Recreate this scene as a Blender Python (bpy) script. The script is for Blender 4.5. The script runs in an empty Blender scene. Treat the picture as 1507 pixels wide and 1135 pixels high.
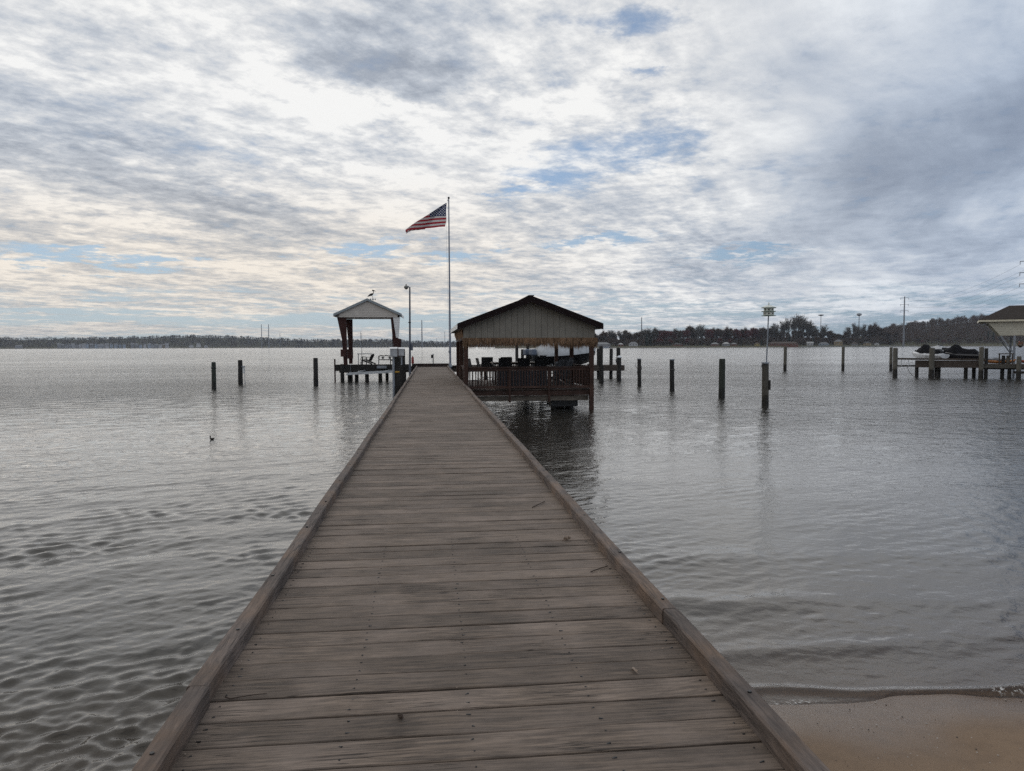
import bpy, math, random
import numpy as np
from mathutils import Vector, Matrix, Euler, noise as mnoise
R = math.radians
random.seed(7); rng = np.random.default_rng(7)
scene = bpy.context.scene
C = scene.collection
# ------------------------------------------------------------------ camera
CAM_Z = 2.6
cam_d = bpy.data.cameras.new('camera'); cam = bpy.data.objects.new('camera', cam_d); C.objects.link(cam)
cam_d.sensor_width = 36.0; cam_d.lens = 1090.0 / 1507.0 * 36.0
cam_d.clip_start = 0.05; cam_d.clip_end = 30000
cam.location = (0, 0, CAM_Z)
_yaw, _pit, _rol = R(6.3), R(3.03), math.atan(0.0035)
_f = Vector((math.sin(_yaw)*math.cos(_pit), math.cos(_yaw)*math.cos(_pit), -math.sin(_pit)))
_r = Vector((math.cos(_yaw), -math.sin(_yaw), 0)); _u = _r.cross(_f)
_R = _r*math.cos(_rol) - _u*math.sin(_rol); _U = _u*math.cos(_rol) + _r*math.sin(_rol)
cam.rotation_euler = Matrix((_R, _U, -_f)).transposed().to_euler()
scene.camera = cam
vs = scene.view_settings
vs.view_transform = 'Standard'; vs.look = 'None'; vs.exposure = 0.0; vs.gamma = 1.0; vs.use_curve_mapping = False
scene.cycles.use_denoising = False
scene.cycles.volume_bounces = 0
scene.cycles.max_bounces = 8
scene.cycles.transparent_max_bounces = 12
scene.cycles.sample_clamp_indirect = 4.0
# ------------------------------------------------------------------ node helper
class G:
    def __init__(s, tree): s.t = tree; s.n = tree.nodes; s.l = tree.links
    def add(s, kind, **kw):
        n = s.n.new(kind)
        for k, v in kw.items(): setattr(n, k, v)
        return n
    def put(s, node, key, v):
        if v is None: return
        if hasattr(v, 'is_linked') or isinstance(v, bpy.types.NodeSocket): s.l.new(v, node.inputs[key])
        else: node.inputs[key].default_value = v
    def m(s, op, a, b=None, c=None, clamp=False):
        n = s.add('ShaderNodeMath', operation=op, use_clamp=clamp)
        s.put(n, 0, a); s.put(n, 1, b); s.put(n, 2, c); return n.outputs[0]
    def vm(s, op, a, b=None):
        n = s.add('ShaderNodeVectorMath', operation=op); s.put(n, 0, a); s.put(n, 1, b)
        return n.outputs['Value'] if op in ('LENGTH', 'DOT_PRODUCT') else n.outputs[0]
    def xyz(s, x, y, z):
        n = s.add('ShaderNodeCombineXYZ'); s.put(n, 0, x); s.put(n, 1, y); s.put(n, 2, z); return n.outputs[0]
    def sep(s, v):
        n = s.add('ShaderNodeSeparateXYZ'); s.put(n, 0, v); return n.outputs
    def noise(s, v, scale, detail=4, rough=.55, dist=0.0, lac=2.0):
        n = s.add('ShaderNodeTexNoise'); s.put(n, 'Vector', v); s.put(n, 'Scale', scale); s.put(n, 'Detail', detail)
        s.put(n, 'Roughness', rough); s.put(n, 'Distortion', dist); s.put(n, 'Lacunarity', lac); return n.outputs[0]
    def vor(s, v, scale, feature='F1', rand=1.0):
        n = s.add('ShaderNodeTexVoronoi', feature=feature); s.put(n, 'Vector', v); s.put(n, 'Scale', scale)
        s.put(n, 'Randomness', rand); return n
    def mp(s, v, loc=(0,0,0), rot=(0,0,0), sc=(1,1,1)):
        n = s.add('ShaderNodeMapping'); s.put(n, 'Vector', v); n.inputs['Location'].default_value = loc
        n.inputs['Rotation'].default_value = rot; n.inputs['Scale'].default_value = sc; return n.outputs[0]
    def mr(s, v, a, b, c=0., d=1., smooth=True):
        n = s.add('ShaderNodeMapRange', interpolation_type='SMOOTHSTEP' if smooth else 'LINEAR')
        s.put(n, 0, v); s.put(n, 1, a); s.put(n, 2, b); s.put(n, 3, c); s.put(n, 4, d); return n.outputs[0]
    def mix(s, f, a, b, bt='MIX'):
        n = s.add('ShaderNodeMix', data_type='RGBA', blend_type=bt); s.put(n, 0, f)
        for k, v in ((6, a), (7, b)):
            if isinstance(v, (tuple, list)): v = tuple(v) + ((1,) if len(v) == 3 else ())
            s.put(n, k, v)
        return n.outputs[2]
# ------------------------------------------------------------------ sky
SUN_AZ, SUN_EL = -17.0, 24.0        # degrees from +Y towards +X, elevation
def make_world():
    w = bpy.data.worlds.new('World'); scene.world = w; w.use_nodes = True
    g = G(w.node_tree); g.n.clear()
    sky = g.add('ShaderNodeTexSky', sky_type='NISHITA'); sky.sun_disc = False
    sky.sun_elevation = R(SUN_EL); sky.sun_rotation = R(SUN_AZ); sky.air_density = 1.0; sky.dust_density = 0.15; sky.ozone_density = 3.0
    tc = g.add('ShaderNodeTexCoord'); d = tc.outputs['Generated']
    x, y, z = g.sep(d)
    az = g.m('MULTIPLY', g.m('ARCTAN2', x, y), 57.2958)
    zc = g.m('MAXIMUM', z, 0.0)
    el = g.m('MULTIPLY', g.m('ARCSINE', g.m('MINIMUM', zc, 1.0)), 57.2958)
    k = g.m('DIVIDE', 1.0, g.m('ADD', zc, 0.075))
    P = g.xyz(g.m('MULTIPLY', x, k), g.m('MULTIPLY', y, k), 0.0)
    # streak direction in the cloud plane
    PA = g.mp(P, rot=(0, 0, R(38)))
    warp = g.noise(P, .55, 2, .4)
    PW = g.vm('ADD', PA, g.xyz(g.m('MULTIPLY', warp, .9), g.m('MULTIPLY', warp, -.5), 0.0))
    s1 = g.noise(g.mp(PW, loc=(3.1, .7, 0), sc=(1.0, .38, 1)), 1.25, 5, .50)
    s2 = g.noise(g.mp(PW, loc=(9.1, 4.7, 2), sc=(1.0, .62, 1)), 4.6, 7, .60)
    mot = g.noise(g.mp(PA, loc=(1.7, 8.2, 5), sc=(1.0, .88, 1)), 9.5, 7, .64)
    wb = g.noise(P, 3.2, 6, .68)
    wob = g.m('MULTIPLY', g.m('SUBTRACT', wb, .5), 1.25)
    AE = g.xyz(g.m('ADD', az, g.m('MULTIPLY', wob, 14.0)), g.m('ADD', el, g.m('MULTIPLY', wob, 4.0)), 0.0)
    def blob(a0, e0, sa, se, rot=0.0, inner=0.0):
        # an elliptical bank of the sky, rotated by rot degrees
        c, s_ = math.cos(R(-rot)), math.sin(R(-rot))
        n = g.add('ShaderNodeMapping', vector_type='TEXTURE'); g.put(n, 'Vector', AE)
        n.inputs['Location'].default_value = (a0, e0, 0); n.inputs['Rotation'].default_value = (0, 0, R(rot)); n.inputs['Scale'].default_value = (sa, se, 1)
        return g.mr(g.vm('LENGTH', n.outputs[0]), 1.0, inner, 0.0, 1.0)
    def total(items):
        acc = None
        for it in items:
            v = g.m('MULTIPLY', blob(*it[1:]), it[0]); acc = v if acc is None else g.m('ADD', acc, v)
        return acc
    dark = total([(1.0, -6, 20.4, 15, 3.8, -10), (.55, -22, 20, 5, 3), (.75, -18, 10.5, 17, 2.6, -12), (.45, -27, 13.5, 8, 3), (.6, -4.5, 14.3, 6, 1.8, -4),
                  (.5, 3, 17.5, 6, 4, -20), (1.05, 36, 12.0, 17, 8.0, 4), (.7, 48, 18, 14, 10), (1.1, 42, 38, 30, 17), (.5, 27, 19, 8, 4), (.75, 28, 7.2, 14, 2.6, -3), (.5, 15, 5.6, 9, 1.2), (.5, 60, 25, 24, 22), (.4, -70, 28, 34, 20), (.3, 6, 8.8, 6, 1.6), (.5, 40, 6, 9, 4)])
    wisp = g.noise(g.mp(PW, loc=(5.5, 2.2, 9), sc=(1.0, .16, 1)), 6.0, 5, .6)
    bright = total([(.9, -4, 17.0, 16, 2.2, -4), (.6, -9, 12.6, 20, 3.4, -8), (.7, 7, 18, 9, 5), (.6, -24, 8.6, 14, 1.6, -6), (.55, 10, 15, 11, 6), (.4, -24, 17.6, 10, 2.5)])
    hole = total([(.74, 15.5, 22.6, 9, 1.5, 0), (.66, 16, 19.6, 5, .9), (.62, 11.5, 13.9, 8.5, 2.6, 4), (.55, 8.5, 12.2, 6, 1.6, -4), (1.0, -4.6, 7.2, 6, 1.2, 0), (.9, -25, 6.2, 7, 1.0, -3),
                  (.8, -20, 5.6, 6, .8), (.8, 2, 6.9, 5, .9), (1.0, 12.5, 7.9, 7, .8, 0), (1.1, 23.5, 6.7, 6.5, 1.0, -1), (.45, 18, 14.5, 6, 5)])
    hb = g.noise(g.xyz(g.m('MULTIPLY', az, .055), g.m('ADD', g.m('MULTIPLY', el, .95), g.m('MULTIPLY', wob, .8)), 3.0), 1.5, 6, .6)
    soft = g.mr(g.m('ADD', az, g.m('MULTIPLY', el, .3)), 20.0, 33.0)
    low = g.mr(el, 6.0, 1.5)                                   # thin cloud near the horizon
    # coverage
    cov = g.m('ADD', g.m('MULTIPLY', s2, 1.2), g.m('MULTIPLY', mot, .85))
    cov = g.m('ADD', cov, g.m('MULTIPLY', g.m('SUBTRACT', s1, .5), .5))
    cov = g.m('ADD', cov, g.m('MULTIPLY', g.m('MULTIPLY', g.m('SUBTRACT', hb, .5), 3.4), low))
    thr = g.m('ADD', .52, g.m('MULTIPLY', hole, .70))
    thr = g.m('ADD', thr, g.m('MULTIPLY', low, .46))
    cover = g.mr(g.m('SUBTRACT', cov, thr), -.22, .42)
    # brightness of the cloud sheet
    t = g.m('ADD', g.m('MULTIPLY', g.m('SUBTRACT', s1, .5), 1.3), g.m('MULTIPLY', g.m('SUBTRACT', s2, .5), g.m('SUBTRACT', 1.10, g.m('MULTIPLY', soft, .6))))
    t = g.m('ADD', t, g.m('MULTIPLY', g.m('SUBTRACT', mot, .5), g.m('SUBTRACT', 1.35, g.m('MULTIPLY', soft, 1.1))))
    t = g.m('ADD', t, g.m('MULTIPLY', g.m('SUBTRACT', wisp, .5), .45))
    t = g.m('ADD', t, g.m('MULTIPLY', bright, .30))
    t = g.m('SUBTRACT', t, g.m('MULTIPLY', dark, .36))
    t = g.m('ADD', t, .745, clamp=True)
    cr = g.add('ShaderNodeValToRGB'); g.put(cr, 0, t); e = cr.color_ramp.elements
    e[0].position = 0.0; e[0].color = (.275, .31, .375, 1)
    e[1].position = 1.0; e[1].color = (.93, .93, .92, 1)
    for p, c in ((.3, (.39, .43, .495, 1)), (.55, (.54, .58, .64, 1)), (.78, (.73, .745, .765, 1))):
        q = e.new(p); q.color = c
    # light through the cloud is warmer towards the low left, cooler on the right
    warm = g.m('MULTIPLY', g.mr(az, 22.0, -6.0), g.mr(el, 15.0, 5.0))
    cloud = g.mix(g.m('MULTIPLY', warm, .9), cr.outputs[0], g.mix(1.0, cr.outputs[0], (1.02, .93, .82), 'MULTIPLY'))
    cool = g.mr(az, 16.0, 44.0)
    cloud = g.mix(cool, cloud, g.mix(1.0, cloud, (.80, .87, .97), 'MULTIPLY'))
    blue = g.mix(1.0, sky.outputs[0], (SKY_K*.72, SKY_K*.92, SKY_K*1.12), 'MULTIPLY')
    haze_c = g.mix(g.mr(az, 8., 38.), (.46, .53, .60), (.28, .37, .48))
    blue = g.mix(g.mr(el, 13, 0.5, .46, .82), blue, haze_c)
    col = g.mix(cover, blue, cloud)
    # fill cloud behind the camera stays plain overcast
    bg = g.add('ShaderNodeBackground'); g.put(bg, 0, col); bg.inputs[1].default_value = 1.0
    out = g.add('ShaderNodeOutputWorld'); g.l.new(bg.outputs[0], out.inputs[0])
    w.cycles.sampling_method = 'MANUAL'; w.cycles.sample_map_resolution = 512
SKY_K = 0.075
make_world()
sun_d = bpy.data.lights.new('sun', 'SUN'); sun = bpy.data.objects.new('sun', sun_d); C.objects.link(sun)
sun_d.energy = 0.75; sun_d.angle = R(112); sun_d.color = (1.0, .93, .84)
_sd = Vector((math.sin(R(SUN_AZ))*math.cos(R(SUN_EL)), math.cos(R(SUN_AZ))*math.cos(R(SUN_EL)), math.sin(R(SUN_EL))))
sun.rotation_euler = _sd.to_track_quat('Z', 'Y').to_euler()
# ------------------------------------------------------------------ mesh helpers
class MB:
    """collects shapes; build() links them as ONE mesh object"""
    def __init__(s): s.v = []; s.f = []; s.rnd = []; s.k = 0.5
    def poly(s, pts, faces):
        o = len(s.v); s.v += [tuple(p) for p in pts]; s.rnd += [s.k]*len(pts)
        s.f += [tuple(o+i for i in f) for f in faces]; return s
    def box(s, x0, x1, y0, y1, z0, z1, rnd=None, M=None, bev=0.0):
        if rnd is not None: s.k = rnd
        if bev > 0:
            b = bev; p = []
            for (z, i) in ((z0, b), (z0+b, 0), (z1-b, 0), (z1, b)):
                p += [(x0+i, y0+i, z), (x1-i, y0+i, z), (x1-i, y1-i, z), (x0+i, y1-i, z)]
            if M is not None: p = [M @ Vector(q) for q in p]
            fs = [(3, 2, 1, 0), (12, 13, 14, 15)]
            for l in range(3):
                for a in range(4): fs.append((l*4+a, l*4+(a+1) % 4, l*4+4+(a+1) % 4, l*4+4+a))
            return s.poly(p, fs)
        p = [(x0, y0, z0), (x1, y0, z0), (x1, y1, z0), (x0, y1, z0), (x0, y0, z1), (x1, y0, z1), (x1, y1, z1), (x0, y1, z1)]
        if M is not None: p = [M @ Vector(q) for q in p]
        return s.poly(p, [(3, 2, 1, 0), (4, 5, 6, 7), (0, 1, 5, 4), (1, 2, 6, 5), (2, 3, 7, 6), (3, 0, 4, 7)])
    def bar(s, a, b, w, t, up=(0, 0, 1), rnd=None):
        """a rectangular bar from a to b: w across, t along up"""
        a = Vector(a); b = Vector(b); d = (b-a).normalized(); u = Vector(up); x = d.cross(u)
        if x.length < 1e-4: x = d.cross(Vector((1, 0, 0)))
        x.normalize(); u = x.cross(d).normalized()
        if rnd is not None: s.k = rnd
        p = [c + x*(w/2*i) + u*(t/2*j) for c in (a, b) for i, j in ((-1, -1), (1, -1), (1, 1), (-1, 1))]
        return s.poly(p, [(3, 2, 1, 0), (4, 5, 6, 7), (0, 1, 5, 4), (1, 2, 6, 5), (2, 3, 7, 6), (3, 0, 4, 7)])
    def tube(s, a, b, r0, r1=None, n=10, cap=True):
        r1 = r0 if r1 is None else r1
        a = Vector(a); b = Vector(b); d = (b-a).normalized()
        x = d.cross(Vector((0, 0, 1)))
        if x.length < 1e-4: x = Vector((1, 0, 0))
        x.normalize(); y = d.cross(x)
        p = [c + x*(r*math.cos(2*math.pi*i/n)) + y*(r*math.sin(2*math.pi*i/n)) for c, r in ((a, r0), (b, r1)) for i in range(n)]
        fs = [(i, (i+1) % n, n+(i+1) % n, n+i) for i in range(n)]
        if cap: fs += [tuple(range(n-1, -1, -1)), tuple(range(n, 2*n))]
        return s.poly(p, fs)
    def lathe(s, base, prof, n=16, wob=0.0, lean=(0, 0)):
        """prof: (radius, z) from bottom to top"""
        bx, by, bz = base; p = []; ph = random.random()*6
        for r, z in prof:
            for i in range(n):
                a = 2*math.pi*i/n; q = r*(1+wob*math.sin(3*a+ph+z*1.3)+wob*.6*math.sin(5*a-ph*2+z*2.1))
                p.append((bx+lean[0]*z+q*math.cos(a), by+lean[1]*z+q*math.sin(a), bz+z))
        m = len(prof); fs = [(l*n+i, l*n+(i+1) % n, l*n+n+(i+1) % n, l*n+n+i) for l in range(m-1) for i in range(n)]
        fs += [tuple(range(n-1, -1, -1)), tuple(range((m-1)*n, m*n))]
        return s.poly(p, fs)
    def slab(s, pts, d):
        """a flat outline pushed through the vector d"""
        d = Vector(d); n = len(pts); a = [Vector(p) for p in pts]
        return s.poly(a+[q+d for q in a], [tuple(range(n)), tuple(range(2*n-1, n-1, -1))]+[(i, n+i, n+(i+1) % n, (i+1) % n) for i in range(n)])
    def path(s, pts, r, n=6):
        for a, b in zip(pts, pts[1:]): s.tube(a, b, r, n=n)
        return s
    def build(s, name, mat, parent=None, smooth=None):
        me = bpy.data.meshes.new(name)
        off = Vector((0, 0, 0))
        if parent is not None:
            p = parent
            while p is not None: off = off + Vector(p.get('_o', (0, 0, 0))); p = None
        me.from_pydata([tuple(Vector(v)-off) for v in s.v], [], s.f)
        at = me.attributes.new('rnd', 'FLOAT', 'POINT'); at.data.foreach_set('value', s.rnd)
        me.materials.append(mat); me.update()
        o = bpy.data.objects.new(name, me); C.objects.link(o)
        if parent is not None: o.parent = parent; o['_o'] = tuple(off)
        bm = None
        import bmesh
        bm = bmesh.new(); bm.from_mesh(me); bmesh.ops.recalc_face_normals(bm, faces=bm.faces); bm.to_mesh(me); bm.free()
        if smooth is not None:
            for p in me.polygons: p.use_smooth = True
            me.set_sharp_from_angle(angle=R(smooth))
        return o
def thing(name, label, cat, loc=(0, 0, 0), group=None):
    o = bpy.data.objects.new(name, None); C.objects.link(o); o.location = loc; o.empty_display_size = .2
    o['label'] = label; o['category'] = cat; o['_o'] = tuple(loc)
    if group: o['group'] = group
    return o
def tag(o, label, cat, group=None):
    o['label'] = label; o['category'] = cat
    if group: o['group'] = group
    return o
def solo(name, mb, mat, label, cat, loc, group=None, smooth=None):
    """a thing that is one mesh, its origin at loc"""
    mb.v = [(v[0]-loc[0], v[1]-loc[1], v[2]-loc[2]) for v in mb.v]
    o = mb.build(name, mat, None, smooth); o.location = loc
    return tag(o, label, cat, group)
def struct(o): o['kind'] = 'structure'; return o
def np_mesh(name, verts, quads, mat, attrs=None, smooth=True):
    me = bpy.data.meshes.new(name); nq = len(quads); k = quads.shape[1]
    me.vertices.add(len(verts)); me.vertices.foreach_set('co', verts.astype(np.float32).ravel())
    me.loops.add(nq*k); me.loops.foreach_set('vertex_index', quads.astype(np.int32).ravel())
    me.polygons.add(nq); me.polygons.foreach_set('loop_start', np.arange(0, nq*k, k, dtype=np.int32))
    me.polygons.foreach_set('use_smooth', np.full(nq, smooth))
    for n, a in (attrs or {}).items():
        at = me.attributes.new(n, 'FLOAT', 'POINT'); at.data.foreach_set('value', a.astype(np.float32).ravel())
    me.materials.append(mat); me.update(calc_edges=True); me.validate()
    o = bpy.data.objects.new(name, me); C.objects.link(o); return o
# ------------------------------------------------------------------ materials
def new_mat(name):
    m = bpy.data.materials.new(name); m.use_nodes = True; g = G(m.node_tree); g.n.clear()
    out = g.add('ShaderNodeOutputMaterial'); b = g.add('ShaderNodeBsdfPrincipled'); g.l.new(b.outputs[0], out.inputs[0])
    return m, g, b, out
def attr(g, n):
    a = g.add('ShaderNodeAttribute'); a.attribute_name = n; return a.outputs['Fac']
def bump(g, b, h, dist=.01, strength=1.0):
    n = g.add('ShaderNodeBump'); g.put(n, 'Height', h); n.inputs['Distance'].default_value = dist; n.inputs['Strength'].default_value = strength
    g.l.new(n.outputs[0], b.inputs['Normal']); return n
def plain(name, col, rough=.6, metal=0.0, var=.18, scale=6.0, spec=.4):
    """a painted or moulded surface with slight soiling"""
    m, g, b, o = new_mat(name); co = g.add('ShaderNodeTexCoord').outputs['Object']
    n = g.noise(co, scale, 5, .6); n2 = g.noise(g.mp(co, sc=(1, 1, .35)), scale*4, 4, .6)
    f = g.m('ADD', g.m('MULTIPLY', n, .6), g.m('MULTIPLY', n2, .4))
    c0 = tuple(c*(1-var) for c in col); c1 = tuple(min(1, c*(1+var)) for c in col)
    g.put(b, 'Base Color', g.mix(g.mr(f, .35, .65), c0, c1)); g.put(b, 'Roughness', g.mr(n2, .3, .7, max(.05, rough-.12), min(1, rough+.1)))
    b.inputs['Metallic'].default_value = metal; b.inputs['Specular IOR Level'].default_value = spec
    return m
def wood(name, base, dark, axis='x', gs=1.0, rough=.78, rvar=.35, knots=True, tint2=None, spec=.3):
    """weathered timber: grain along axis, boards told apart by the rnd attribute"""
    m, g, b, o = new_mat(name); co = g.add('ShaderNodeTexCoord').outputs['Object']; r = attr(g, 'rnd')
    st = {'x': (.06, 1, 1), 'y': (1, .06, 1), 'z': (1, 1, .06)}[axis]
    off = g.xyz(g.m('MULTIPLY', r, 37.0), g.m('MULTIPLY', r, 91.0), g.m('MULTIPLY', r, 53.0))
    p = g.vm('ADD', co, off)
    bend = g.noise(p, 1.3*gs, 2, .5); pb = g.vm('ADD', p, g.xyz(*[g.m('MULTIPLY', bend, 0.0 if axis == a else .10) for a in 'xyz']))
    gr = g.noise(g.mp(pb, sc=st), 60*gs, 5, .65)
    fine = g.noise(g.mp(pb, sc=st), 210*gs, 3, .6)
    blot = g.noise(p, 2.2*gs, 5, .62)
    col = g.mix(g.mr(gr, .30, .72), dark, base)
    if tint2 is not None: col = g.mix(g.mr(blot, .38, .66), col, g.mix(g.mr(gr, .3, .7), tuple(c*.55 for c in tint2), tint2))
    col = g.mix(g.mr(fine, .60, .74, 0, .45), col, tuple(c*.45 for c in dark))
    br = g.m('ADD', 1-rvar/2, g.m('MULTIPLY', g.m('FRACT', g.m('MULTIPLY', r, 17.31)), rvar))
    br = g.m('MULTIPLY', br, g.mr(blot, .2, .8, .74, 1.24))
    br = g.m('MULTIPLY', br, g.mr(g.noise(co, 1.4, 5, .7), .36, .64, .80, 1.12))
    v = g.add('ShaderNodeVectorMath', operation='SCALE'); g.put(v, 0, col); g.put(v, 'Scale', br); col = v.outputs[0]
    h = g.m('ADD', g.m('MULTIPLY', gr, .6), g.m('MULTIPLY', fine, .5))
    if knots:
        ks = {'x': (.42, 1, 1), 'y': (1, .42, 1), 'z': (1, 1, .42)}[axis]
        vo = g.vor(g.mp(g.vm('ADD', p, g.xyz(0, 0, 0)), sc=ks), 4.3*gs); dd = vo.outputs['Distance']
        sel = g.m('GREATER_THAN', g.sep(vo.outputs['Color'])[0], .62)
        wobk = g.m('ADD', dd, g.m('MULTIPLY', g.m('SUBTRACT', g.noise(p, 22*gs, 3), .5), .06))
        kn = g.m('MULTIPLY', g.mr(wobk, .10, .035), sel)
        col = g.mix(g.m('MULTIPLY', kn, .75), col, tuple(c*.35 for c in dark))
        # checks: long dark splits
        ck = g.noise(g.mp(p, sc={'x': (.035, 1, 1), 'y': (1, .035, 1), 'z': (1, 1, .035)}[axis]), 38*gs, 2, .5)
        crk = g.mr(g.m('ABSOLUTE', g.m('SUBTRACT', ck, .5)), .020, .004)
        crk = g.m('MULTIPLY', crk, g.mr(g.noise(p, 1.7*gs, 2), .52, .62))
        col = g.mix(g.m('MULTIPLY', crk, .8), col, tuple(c*.25 for c in dark))
        h = g.m('SUBTRACT', h, g.m('MULTIPLY', crk, 1.2))
    g.put(b, 'Base Color', col); g.put(b, 'Roughness', g.mr(gr, .2, .8, rough-.1, rough+.12)); b.inputs['Specular IOR Level'].default_value = spec
    bump(g, b, h, .0025, .9)
    return m
M = {}
M['deck'] = wood('deck_timber', (.215, .164, .126), (.068, .051, .040), 'x', 1.0, tint2=(.175, .136, .110), rvar=.36)
M['curb'] = wood('curb_timber', (.168, .134, .116), (.064, .050, .044), 'y', 1.0, tint2=(.150, .104, .076), rvar=.14)
M['curbx'] = wood('curb_timber_cross', (.060, .040, .034), (.030, .020, .018), 'x', 1.0, rvar=.3)
M['under'] = wood('framing_timber', (.075, .058, .048), (.030, .024, .020), 'x', 1.0, knots=False)
M['brown'] = wood('stained_timber', (.058, .029, .021), (.028, .013, .009), 'z', 1.0, knots=False, rvar=.5)
M['brownx'] = wood('stained_timber_rail', (.064, .035, .026), (.030, .014, .010), 'x', 1.0, knots=False, rvar=.4)
M['redwood'] = wood('red_stained_timber', (.050, .018, .015), (.022, .008, .007), 'z', 1.0, knots=False, rvar=.3)
def pile_mat(name, top, low, waterline=.30):
    m, g, b, o = new_mat(name); geo = g.add('ShaderNodeNewGeometry').outputs['Position']; z = g.sep(geo)[2]
    co = g.add('ShaderNodeTexCoord').outputs['Object']
    gr = g.noise(g.mp(co, sc=(1, 1, .07)), 42, 5, .65); bl = g.noise(co, 3.0, 4, .6)
    col = g.mix(g.mr(gr, .3, .7), tuple(c*.45 for c in top), top)
    col = g.mix(g.mr(bl, .45, .7, 0, .5), col, tuple(c*.5 for c in top))
    zz = g.m('ADD', z, g.m('MULTIPLY', g.m('SUBTRACT', bl, .5), .35))
    # algae and wet growth above the waterline
    col = g.mix(g.mr(zz, waterline+.22, waterline), col, low)
    g.put(b, 'Base Color', col); g.put(b, 'Roughness', g.mr(zz, waterline+.1, waterline, .85, .45)); b.inputs['Specular IOR Level'].default_value = .3
    bump(g, b, gr, .012, 1.0); return m
M['pile'] = pile_mat('piling_wood', (.095, .087, .073), (.016, .014, .011))
M['pile_dark'] = pile_mat('piling_wood_dark', (.035, .033, .031), (.010, .009, .008), .35)
M['pile_green'] = pile_mat('piling_wood_greenish', (.050, .056, .046), (.012, .012, .010), .35)
M['pile_pale'] = pile_mat('piling_wood_pale', (.135, .125, .105), (.014, .012, .010), .55)
M['white'] = plain('white_paint', (.62, .62, .61), .5)
M['cap'] = plain('piling_cap_plastic', (.60, .62, .64), .4)
M['black'] = plain('black_metal', (.012, .012, .013), .45)
M['steel'] = plain('grey_steel', (.22, .24, .27), .45, .3)
M['alu'] = plain('aluminium', (.42, .44, .46), .4, .5)
# ------------------------------------------------------------------ water, bed and beach
def shore_y(x):
    """the waterline: water lies beyond it"""
    s = 1/(1+np.exp(-(x-0.3)*2.2))
    return 2.4 + 2.62*s - .05*np.clip(x-2.4, 0, 6) + .035*np.sin(x*2.1) + .02*np.sin(x*5.3+1)
def ground_z(x, y):
    d = y-shore_y(x)
    z = np.where(d < 0, -d*.115, np.where(d < 9, -d*.13, -1.17-(d-9)*.02))
    return np.maximum(z, -2.6)
def polar_grid(r0, r1, ratio, a_dense, step_dense, step_coarse):
    rs = [r0]
    while rs[-1] < r1: rs.append(rs[-1]*(ratio if rs[-1] < 46 else max(ratio, 1.03)))
    rs = np.array(rs)
    a = list(np.arange(-a_dense[0], a_dense[1], step_dense))
    b = list(np.arange(a_dense[1], 360-a_dense[0], step_coarse))
    an = np.radians(np.array(a+b)); return rs, an
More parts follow.
